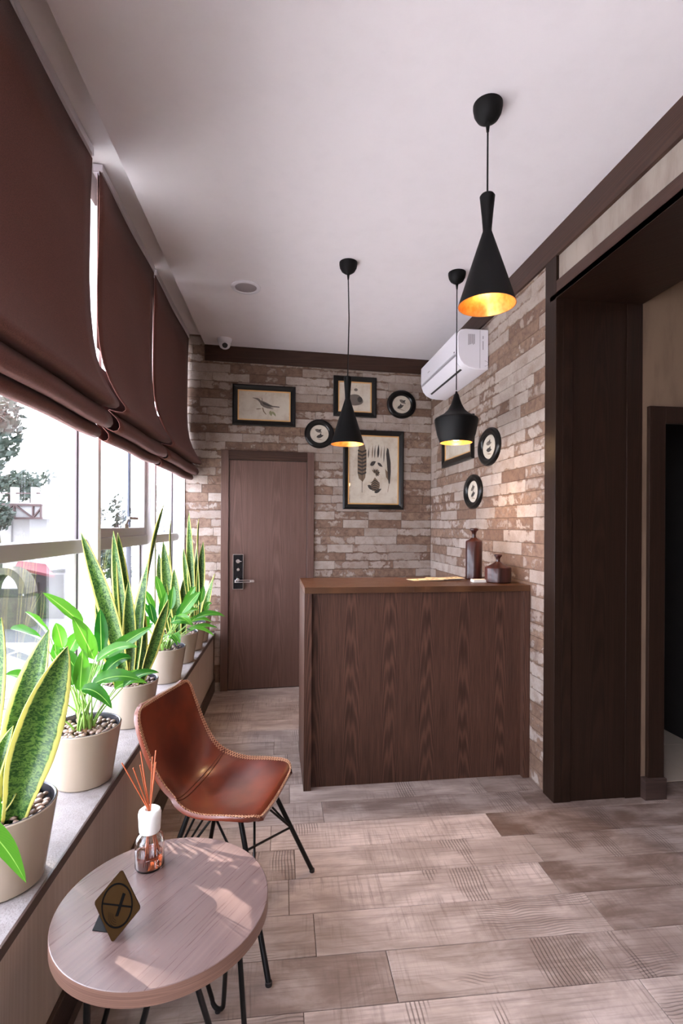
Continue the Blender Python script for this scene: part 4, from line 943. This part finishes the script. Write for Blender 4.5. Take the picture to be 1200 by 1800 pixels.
# whipstitch: short crossing threads along the rim
loop = [(1.0, VS[k]) for k in range(NV + 1)] + [(1 - 2 * k / 40, 1.0) for k in range(1, 40)] + [(-1.0, VS[k]) for k in range(NV, -1, -1)] + [(-1 + 2 * k / 40, 0.0) for k in range(1, 40)]
def rimp(u, v, ins):
    uu = max(-1, min(1, u)) * (1 - ins * 0.085); vv = 0.5 + (v - 0.5) * (1 - ins * 0.045)
    return shell(uu, vv, 0.0012)
path = []
for (u, v) in loop: path.append((rimp(u, v, 0.0), rimp(u, v, 1.0)))
res = []; acc = 0.0; last = None
for (a, b) in path + path[:1]:
    if last is not None:
        seg = (a - last[0]).length; st = 0.0115
        while acc + seg >= st and seg > 1e-6:
            f = (st - acc) / seg; a2 = last[0].lerp(a, f); b2 = last[1].lerp(b, f); res.append((a2, b2)); last = (a2, b2); seg = (a - a2).length; acc = 0.0
        acc += seg
    last = (a, b)
m = MB()
for k in range(len(res)):
    a, b = res[k]; a2, b2 = res[(k + 1) % len(res)]
    if (a2 - a).length > 0.03: continue
    m.tube([a, b2], 0.0013, 4); m.tube([b, a2], 0.0013, 4)
m.build('whipstitch', M_THREAD, chair)
m = MB(); m.tube([shell(-0.97 + 1.94 * k / 24, 0.475, 0.001) for k in range(25)], 0.0022, 6); m.tube([shell(-0.97 + 1.94 * k / 24, 0.498, 0.001) for k in range(25)], 0.0016, 6); m.build('seam', M_THREAD_D, chair)
feet = {'fn': Vector((-0.007, 1.634, 0)), 'ff': Vector((0.169, 2.149, 0)), 'rn': Vector((-0.455, 1.787, 0)), 'rf': Vector((-0.279, 2.302, 0))}
tops = {'fn': ch(-0.085, -0.145, 0.405), 'ff': ch(-0.085, 0.145, 0.405), 'rn': ch(-0.285, -0.145, 0.398), 'rf': ch(-0.285, 0.145, 0.398)}
for k in ('fn', 'ff', 'rn', 'rf'):
    lg = MB().tube([tops[k], feet[k] + Vector((0, 0, 0.006))], 0.0095, 12).build('leg', M_BLACKG, chair, smooth=40)
    MB().lathe([(0, 0), (0.011, 0), (0.011, 0.012), (0, 0.014)], feet[k], 12).build('rubber_foot', M_DARKP, lg, smooth=40)
m = MB(); order = ('fn', 'ff', 'rf', 'rn')
for i in range(4): m.tube([tops[order[i]], tops[order[(i + 1) % 4]]], 0.007, 8)
m.build('seat_frame', M_BLACKG, chair, smooth=40)
for i in range(4):
    a, b = order[i], order[(i + 1) % 4]
    mid = tops[a].lerp(tops[b], 0.5)
    MB().tube([mid, tops[a].lerp(feet[a], 0.52)], 0.0045, 8).build('brace', M_BLACKG, chair, smooth=40)
    MB().tube([mid, tops[b].lerp(feet[b], 0.52)], 0.0045, 8).build('brace', M_BLACKG, chair, smooth=40)
    MB().tube([tops[a].lerp(feet[a], 0.22), tops[b].lerp(feet[b], 0.52)], 0.0045, 8).build('brace', M_BLACKG, chair, smooth=40)

# ================================================================= SIDE TABLE
TC = Vector((-0.2695, 1.353, 0)); TR, TZ = 0.2610, 0.500
tb = thing('side_table', 'small round walnut side table on black hairpin legs', 'table', TC)
MB().lathe([(0.0, TZ), (TR - 0.002, TZ), (TR - 0.0005, TZ - 0.001)], TC, 96).build('tabletop', W_TABLE, tb, smooth=30)
MB().lathe([(TR - 0.0005, TZ - 0.001), (TR, TZ - 0.003), (TR, TZ - 0.034), (TR - 0.002, TZ - 0.036), (0.0, TZ - 0.036)], TC, 96).build('edge_band', W_TABLE_EDGE, tb, smooth=30)
for a in (62, 152, 242, 332):
    t_ = math.radians(a); d = Vector((math.cos(t_), math.sin(t_), 0)); q = Vector((-d.y, d.x, 0))
    pts = [TC + d * 0.150 + q * -0.098 + Vector((0, 0, TZ - 0.038))]
    ft = TC + d * 0.245
    for k in range(9):
        b = -PI / 2 + PI * k / 8; pts.append(ft + q * (0.020 * math.sin(b)) + Vector((0, 0, 0.030 - 0.022 * math.cos(b))) - d * (0.006))
    pts.append(TC + d * 0.150 + q * 0.098 + Vector((0, 0, TZ - 0.038)))
    lg = MB().tube(pts, 0.0070, 10).build('hairpin_leg', M_BLACKG, tb, smooth=50)
    MB().lathe([(0, 0), (0.009, 0), (0.009, 0.006), (0, 0.007)], ft - d * 0.006, 12).build('foot_pad', M_DARKP, lg)
    MB().box(-0.11, 0.11, -0.02, 0.02, TZ - 0.040, TZ - 0.036, lambda x, y, z: TC + d * (0.150 + y) + q * x + Vector((0, 0, z))).build('mounting_plate', M_BLACKG, lg)

# ================================================================= REED DIFFUSER
DC = Vector((-0.340, 1.492, TZ))
df = thing('reed_diffuser', 'glass reed diffuser with white cap and rust reeds on table', 'diffuser', DC)
MB().lathe([(0.0, 0.0), (0.036, 0.0), (0.0395, 0.005), (0.0395, 0.066), (0.036, 0.082), (0.026, 0.094), (0.019, 0.098), (0.019, 0.106), (0.0165, 0.106), (0.0165, 0.097), (0.023, 0.091), (0.033, 0.080), (0.0362, 0.065), (0.0362, 0.008), (0.034, 0.005), (0.0, 0.005)], DC, 40).build('bottle', M_CLEAR, df, smooth=40)
MB().lathe([(0.0, 0.0056), (0.0335, 0.0056), (0.0356, 0.0085), (0.0356, 0.040), (0.0, 0.040)], DC, 40).build('fragrance_oil', M_OIL, df, smooth=40)
MB().lathe([(0.011, 0.112), (0.011, 0.156), (0.014, 0.160), (0.024, 0.160), (0.029, 0.156), (0.031, 0.148), (0.0285, 0.102), (0.027, 0.098), (0.0195, 0.098), (0.0195, 0.112), (0.011, 0.112)], DC, 40).build('cap', M_CAP, df, smooth=40)
for (px, py, dy, bx) in ((214, 1341, 0.0, 0.012), (234, 1350, -0.05, 0.008), (247, 1321, 0.04, 0.0), (246, 1345, -0.03, 0.004), (268, 1330, 0.02, -0.006), (274, 1319, 0.05, -0.010), (274, 1340, -0.04, -0.012)):
    tip = atY(px, py, DC.y + dy * 0.6); nk = DC + Vector(((tip.x - DC.x) * 0.06, (tip.y - DC.y) * 0.06, 0.158))
    bt = nk + (nk - tip).normalized() * 0.145
    if bt.z < TZ + 0.009: bt = nk + (nk - tip) * ((nk.z - TZ - 0.009) / max(1e-4, tip.z - nk.z))
    off = (bt - DC); rr = math.hypot(off.x, off.y)
    if rr > 0.030: bt.x = DC.x + off.x * 0.03 / rr; bt.y = DC.y + off.y * 0.03 / rr
    MB().tube([bt, nk, tip], 0.0019, 8).build('reed', M_REED, df, smooth=50)
# lettering printed on the glass
def cyl(a, z, r_=0.0399): return DC + Vector((r_ * math.cos(a), r_ * math.sin(a), z))
A0 = math.radians(-62)
def stroke(pts): return MB().tube([cyl(A0 + a, z) for a, z in pts], 0.0006, 4)
for nm, pts in (('letter', [(0.0, 0.044), (0.0, 0.062)]), ('letter', [(0.22, 0.044), (0.22, 0.062), (0.48, 0.044), (0.48, 0.062)]), ('letter', [(-0.5, 0.036), (0.7, 0.036)]), ('letter', [(0.10, 0.014), (0.10, 0.032)]), ('letter', [(0.36, 0.032), (0.10, 0.023), (0.36, 0.014)])):
    stroke(pts).build(nm, M_WPRINT, df)

# ================================================================= NO SMOKING SIGN
sg = thing('no_smoking_sign', 'bronze diamond no smoking sign standing on the table', 'sign', (-0.36, 1.222, TZ))
B0 = Vector((-0.360, 1.2235, TZ + 0.0015)); UPV = Vector((0.005, 0.0535, 0.133)); RV = Vector((0.057, -0.016, 0.0)); CS = B0 + UPV * 0.5
NS = RV.cross(UPV).normalized()
def sgp(u, v, o=0.0): return CS + RV * u + UPV * (0.5 * v) + NS * o     # diamond: |u|+|v| <= 1
def rdiamond(s_, r_=0.10, n=4):
    out = []
    for (cx, cy, a0) in ((1, 0, -45), (0, 1, 45), (-1, 0, 135), (0, -1, 225)):
        k = s_ - r_ * 1.4142
        for i in range(n + 1):
            a = math.radians(a0 + 90 * i / n); out.append((cx * k + r_ * math.cos(a), cy * k + r_ * math.sin(a)))
    return out
MB().extrude(rdiamond(1.0), lambda u, v, a: sgp(u, v, a), -0.003, 0.0).build('plate', M_SIGN, sg)
def flat(name, pts, o=0.0004): MB().poly([sgp(u, v, o) for u, v in pts]).build(name, M_SIGNK, sg, fix=False)
m = MB(); n_ = 48
for i in range(n_):
    a, b = 2 * PI * i / n_, 2 * PI * (i + 1) / n_
    m.poly([sgp(0.66 * math.cos(a), 0.62 * math.sin(a), 0.0004), sgp(0.66 * math.cos(b), 0.62 * math.sin(b), 0.0004), sgp(0.60 * math.cos(b), 0.565 * math.sin(b), 0.0004), sgp(0.60 * math.cos(a), 0.565 * math.sin(a), 0.0004)])
m.build('prohibition_ring', M_SIGNK, sg, fix=False)
flat('prohibition_bar', [(-0.62, -0.022), (0.62, -0.022), (0.62, 0.030), (-0.62, 0.030)])
flat('cigarette_symbol', [(-0.02, -0.30), (0.11, -0.28), (0.30, 0.34), (0.18, 0.36)], 0.0006)
for k in range(4):
    m = MB(); r0 = 0.14 + 0.06 * k
    for i in range(10):
        a, b = math.radians(170 + i * 11), math.radians(170 + (i + 1) * 11)
        m.poly([sgp(0.02 + r0 * math.cos(a), -0.26 + r0 * math.sin(a) * 1.0, 0.0005), sgp(0.02 + r0 * math.cos(b), -0.26 + r0 * math.sin(b), 0.0005), sgp(0.02 + (r0 - 0.012) * math.cos(b), -0.26 + (r0 - 0.012) * math.sin(b), 0.0005), sgp(0.02 + (r0 - 0.012) * math.cos(a), -0.26 + (r0 - 0.012) * math.sin(a), 0.0005)])
    m.build('smoke_line', M_SIGNK, sg, fix=False)
m = MB(); e1 = CS - NS * 0.003 - RV * 0.5; e2 = CS - NS * 0.003 + RV * 0.5
g1 = Vector((-0.418, 1.318, TZ + 0.001)); g2 = g1 + RV * 1.0
m.hexa([g1, g2, g2 + Vector((0, -0.004, 0)), g1 + Vector((0, -0.004, 0)), e1, e2, e2 + Vector((0, -0.002, 0)), e1 + Vector((0, -0.002, 0))])
m.build('stand', M_CHROME, sg)
m = MB(); m.hexa([g1 + Vector((0, 0, -0.0008)), g2 + Vector((0, 0, -0.0008)), g2 + Vector((0.0, -0.05, -0.0008)), g1 + Vector((0.0, -0.05, -0.0008)), g1 + Vector((0, 0, 0.0012)), g2 + Vector((0, 0, 0.0012)), g2 + Vector((0, -0.05, 0.0012)), g1 + Vector((0, -0.05, 0.0012))]); m.build('stand_foot', M_BLACK, sg)

# ================================================================= OUTSIDE
GZ = -3.0
struct(MB().box(-60, -1.0, -20, 60, GZ - 0.3, GZ).build('ground', M_PAVE))
def gpt(px, py):
    d = ray(px, py); return CAM + d * ((GZ - CAMZ) / d.z)
# street running across the view
a, b = gpt(-300, 1300), gpt(140, 1225); c_, d_ = gpt(140, 1065), gpt(-300, 1130)
ext = (b - a).normalized(); ext2 = (c_ - d_).normalized()
q0, q1, q2, q3 = a - ext * 20, b + ext * 14, c_ + ext2 * 14, d_ - ext2 * 20
m = MB().hexa([q0, q1, q2, q3] + [p + Vector((0, 0, 0.02)) for p in (q0, q1, q2, q3)]); struct(m.build('street', M_ROAD))
for k in range(6):
    p0, p1 = gpt(-120 + k * 45, 1195 - k * 15), gpt(-92 + k * 45, 1186 - k * 15); p2, p3 = gpt(-92 + k * 45, 1189 - k * 15), gpt(-120 + k * 45, 1198 - k * 15)
    o = MB().hexa([p + Vector((0, 0, 0.021)) for p in (p0, p1, p2, p3)] + [p + Vector((0, 0, 0.026)) for p in (p0, p1, p2, p3)]).build('lane_dash', M_LINE); tag(o, ('leftmost', 'second', 'third', 'fourth', 'fifth', 'rightmost')[k] + ' white lane dash on the grey street, counted from the left', 'road marking', 'lane dashes on the street')
def ebox(m, x0, y0, x1, y1, dep, th):
    c0 = [atD(x0, y1, dep), atD(x1, y1, dep), atD(x1, y0, dep), atD(x0, y0, dep)]; c1 = [p + AF * th for p in c0]
    return m.hexa([c0[0], c0[1], c1[1], c1[0], c0[3], c0[2], c1[2], c1[3]])
def ebeam(m, x0, y0, x1, y1, w, dep, th):
    dx, dy = x1 - x0, y1 - y0; l = math.hypot(dx, dy); nx, ny = -dy / l * w / 2, dx / l * w / 2
    c0 = [atD(x0 + nx, y0 + ny, dep), atD(x1 + nx, y1 + ny, dep), atD(x1 - nx, y1 - ny, dep), atD(x0 - nx, y0 - ny, dep)]; c1 = [p + AF * th for p in c0]
    return m.hexa([c0[0], c0[1], c1[1], c1[0], c0[3], c0[2], c1[2], c1[3]])
hs = thing('timbered_house', 'white half-timbered house across the street with brown beams', 'house', gpt(30, 1075))
D0 = 27.0
ebox(MB(), -90, 912, 52, 1078, D0, 6).build('lower_wall', M_RENDER, hs)
ebox(MB(), -90, 884, 72, 912, D0 - 0.6, 7).build('upper_wall', M_RENDER, hs)
for q in ((-90, 884.5, 73, 887, 0), (-90, 911, 73, 908.5, 0)): pass
for (x0, y0, x1, y1, w) in ((-90, 884, 73, 888, 3.5), (-90, 911, 73, 911, 3.5), (24, 886, 24, 911, 2.2), (57, 887, 57, 911, 2.2), (26, 888, 56, 910, 2.2), (58, 909, 71, 893, 2.0), (71, 887, 71, 911, 2.2), (-12, 886, -12, 911, 2.2), (-10, 910, 22, 888, 2.2)):
    ebeam(MB(), x0, y0, x1, y1, w, D0 - 0.72, 0.12).build('beam', M_TIMBER, hs)
for x in (18, 54): ebox(MB(), x, 856, x + 8, 885, D0 - 0.4, 0.4).build('pillar', M_RENDER, hs)
ebox(MB(), -90, 866, 72, 868, D0 - 0.3, 0.08).build('balcony_rail', M_TIMBER, hs)
ebox(MB(), 17, 918, 19, 955, D0 - 0.1, 0.1).build('drain_pipe', M_RENDER, hs)
sp_ = thing('corner_shop', 'dark shopfront under a red awning across the street', 'shop', gpt(70, 1090))
D1 = 24.0
ebox(MB(), 42, 1010, 112, 1090, D1, 4).build('shop_wall', M_SHOP, sp_)
ebox(MB(), 60, 1024, 66, 1088, D1 - 0.05, 0.1).build('shop_column', M_STONE, sp_)
ebox(MB(), 60, 950, 124, 1000, D1 + 0.8, 3).build('upper_wall', M_RENDER, sp_)
m = MB(); e = [atD(26, 1001, D1 - 0.9), atD(96, 1016, D1 - 0.8), atD(80, 996, D1 + 0.3), atD(32, 990, D1 + 0.3)]
m.hexa(e + [p + Vector((0, 0, 0.12)) for p in e]); m.build('awning', M_AWN, sp_)
ebox(MB(), 94, 1010, 124, 1082, D1 + 1, 3).build('side_wall', M_RENDER, sp_)
wl_ = thing('stone_gateway', 'arched stone gateway wall with dark opening across the street', 'gateway', gpt(10, 1115))
D2 = 21.6
m = MB(); n_ = 14; ox, oy, rx_, ry_ = 6, 1044, 26, 34
ebox(m, -90, 1000, -20, 1112, D2, 0.8)
for i in range(n_):
    t0, t1 = PI - PI * i / n_, PI - PI * (i + 1) / n_
    pts = [(ox + rx_ * math.cos(t0), oy - ry_ * math.sin(t0)), (ox + rx_ * math.cos(t1), oy - ry_ * math.sin(t1)), (ox + (rx_ + 14) * math.cos(t1), oy - (ry_ + 12) * math.sin(t1)), (ox + (rx_ + 14) * math.cos(t0), oy - (ry_ + 12) * math.sin(t0))]
    c0 = [atD(x, y, D2) for x, y in pts]; c1 = [p + AF * 0.8 for p in c0]; m.hexa([c0[0], c0[1], c1[1], c1[0], c0[3], c0[2], c1[2], c1[3]])
m.build('arch', M_STONE, wl_)
ebox(MB(), -20, 1052, 44, 1113, D2 - 0.05, 0.8).build('low_wall', M_STONE, wl_); ebox(MB(), -16, 1036, 32, 1052, D2 + 0.5, 0.3).build('gate', M_SHOP, wl_)
ry = thing('street_railing', 'grey iron railing at the pavement edge below the window', 'railing', gpt(40, 1290))
D3 = 11.2
for x in (-60, 40, 140): ebox(MB(), x - 2.5, 1210, x + 2.5, 1292, D3, 0.06).build('post', M_RAIL, ry)
for y0, y1, y2 in ((1224, 1236, 1216), (1284, 1296, 1276)): ebeam(MB(), -60, y1, 140, y2, 2.2, D3, 0.03).build('rail', M_RAIL, ry)
for k in range(6):
    cx, cy = -40 + k * 30, 1260 - k * 1.5; cc = [atD(cx + 11 * math.cos(2 * PI * i / 20), cy + 16 * math.sin(2 * PI * i / 20), D3) for i in range(21)]
    MB().tube(cc, 0.015, 5).build('scroll', M_RAIL, ry)
def tree(label, centre, radii, trunk_to, n, size, seed, cat='tree', name='street_tree', keep=None):
    rg = random.Random(seed); t = thing(name, label, cat, (trunk_to.x, trunk_to.y, trunk_to.z))
    m = MB(); blobs = [(Vector((rg.gauss(0, .45), rg.gauss(0, .45), rg.gauss(0, .4))), rg.uniform(0.3, 0.55)) for _ in range(14)]
    k = 0
    while k < n:
        b, r_ = rg.choice(blobs); d = Vector((rg.gauss(0, 1), rg.gauss(0, 1), rg.gauss(0, 1))).normalized() * r_ * rg.uniform(0.6, 1.0); p = b + d
        P = centre + Vector((p.x * radii[0], p.y * radii[1], p.z * radii[2]))
        k += 1
        if keep and not keep(P): continue
        a = Vector((rg.gauss(0, 1), rg.gauss(0, 1), rg.gauss(0, 1))).normalized(); e = a.orthogonal().normalized(); f = a.cross(e); s_ = size * rg.uniform(0.5, 1.3)
        m.poly([P - e * s_, P - f * s_ * 0.5, P + e * s_, P + f * s_ * 0.5])
    tag(m.build('foliage', M_TREE, t, fix=False), kind='stuff')
    MB().tube([trunk_to, trunk_to.lerp(centre, 0.6) + Vector((0.2, 0, 0)), centre], [0.22, 0.16, 0.06], 8).build('trunk', M_BARK, t, smooth=True)
def gunder(P): return Vector((P.x, P.y, GZ))
for (px, py, dep, rx_, rz_, lab, n_, sz, sd) in (
    (14, 850, 33, 1.5, 1.3, 'round dark tree rising behind the timbered house', 900, 0.22, 1), (52, 850, 42, 1.2, 1.1, 'smaller green tree right of the tree behind the timbered house', 700, 0.2, 2),
    (-8, 905, 25.2, 0.9, 0.9, 'dark shrub tree at the left of the timbered house', 600, 0.18, 3), (106, 925, 40, 2.0, 1.9, 'pale bare-looking tree beside the timbered house', 350, 0.16, 4),
    (205, 910, 32, 0.9, 1.0, 'small pale tree seen through the middle window', 300, 0.16, 5), (290, 900, 34, 1.2, 2.6, 'tall pale tree seen through the farthest window', 500, 0.2, 6), (195, 985, 16, 0.7, 1.0, 'leafy shrub behind the middle snake plant outside', 500, 0.12, 7)):
    P = atD(px, py, dep); tree(lab, P, (rx_, rx_, rz_), gunder(P), n_, sz, sd)

P = atD(-22, 742, 19); tree('dark conifer at the left edge of the nearest window', P, (1.0, 1.0, 1.7), gunder(P), 900, 0.2, 8)
# added unseen tree on the left; crown shaped to keep sun off upper panes
rg = random.Random(77); m = MB(); cnt = 0
c0 = Lf(0.33, 1.9, 2.2) - sdir * 12.5
bt = thing('street_tree', 'added unseen tree left of the nearest window, crown shaped to block sun', 'tree', (c0.x, c0.y, GZ))
while cnt < 7000:
    yw, zw = rg.uniform(-2.2, 5.4), rg.uniform(0.1, 3.9)
    low = 1.37 + 0.03 * math.sin(yw * 7) if yw < 2.32 else 0.35
    if zw < low: continue
    if ((yw - 1.7) / 4.0) ** 4 + ((zw - 1.6) / 2.4) ** 4 > 1: continue
    P = Lf(0.33, yw, zw) - sdir * rg.uniform(11, 14); cnt += 1
    a = Vector((rg.gauss(0, 1), rg.gauss(0, 1), rg.gauss(0, 1))).normalized(); e = a.orthogonal().normalized(); f = a.cross(e); s_ = 0.15 * rg.uniform(0.6, 1.3)
    m.poly([P - e * s_, P - f * s_ * 0.6, P + e * s_, P + f * s_ * 0.6])
tag(m.build('foliage', M_TREE, bt, fix=False), kind='stuff')
MB().tube([(c0.x, c0.y, GZ), (c0.x + 0.2, c0.y, 2.0), (c0.x, c0.y, c0.z)], [0.35, 0.28, 0.1], 10).build('trunk', M_BARK, bt, smooth=True)
for k in range(5):
    MB().tube([(c0.x + 0.1, c0.y, 3.5 + 0.4 * k), c0 + Vector((rg.uniform(-1, 1), -3 + 1.5 * k, rg.uniform(-0.3, 0.8)))], [0.14, 0.04], 7).build('branch', M_BARK, bt, smooth=True)
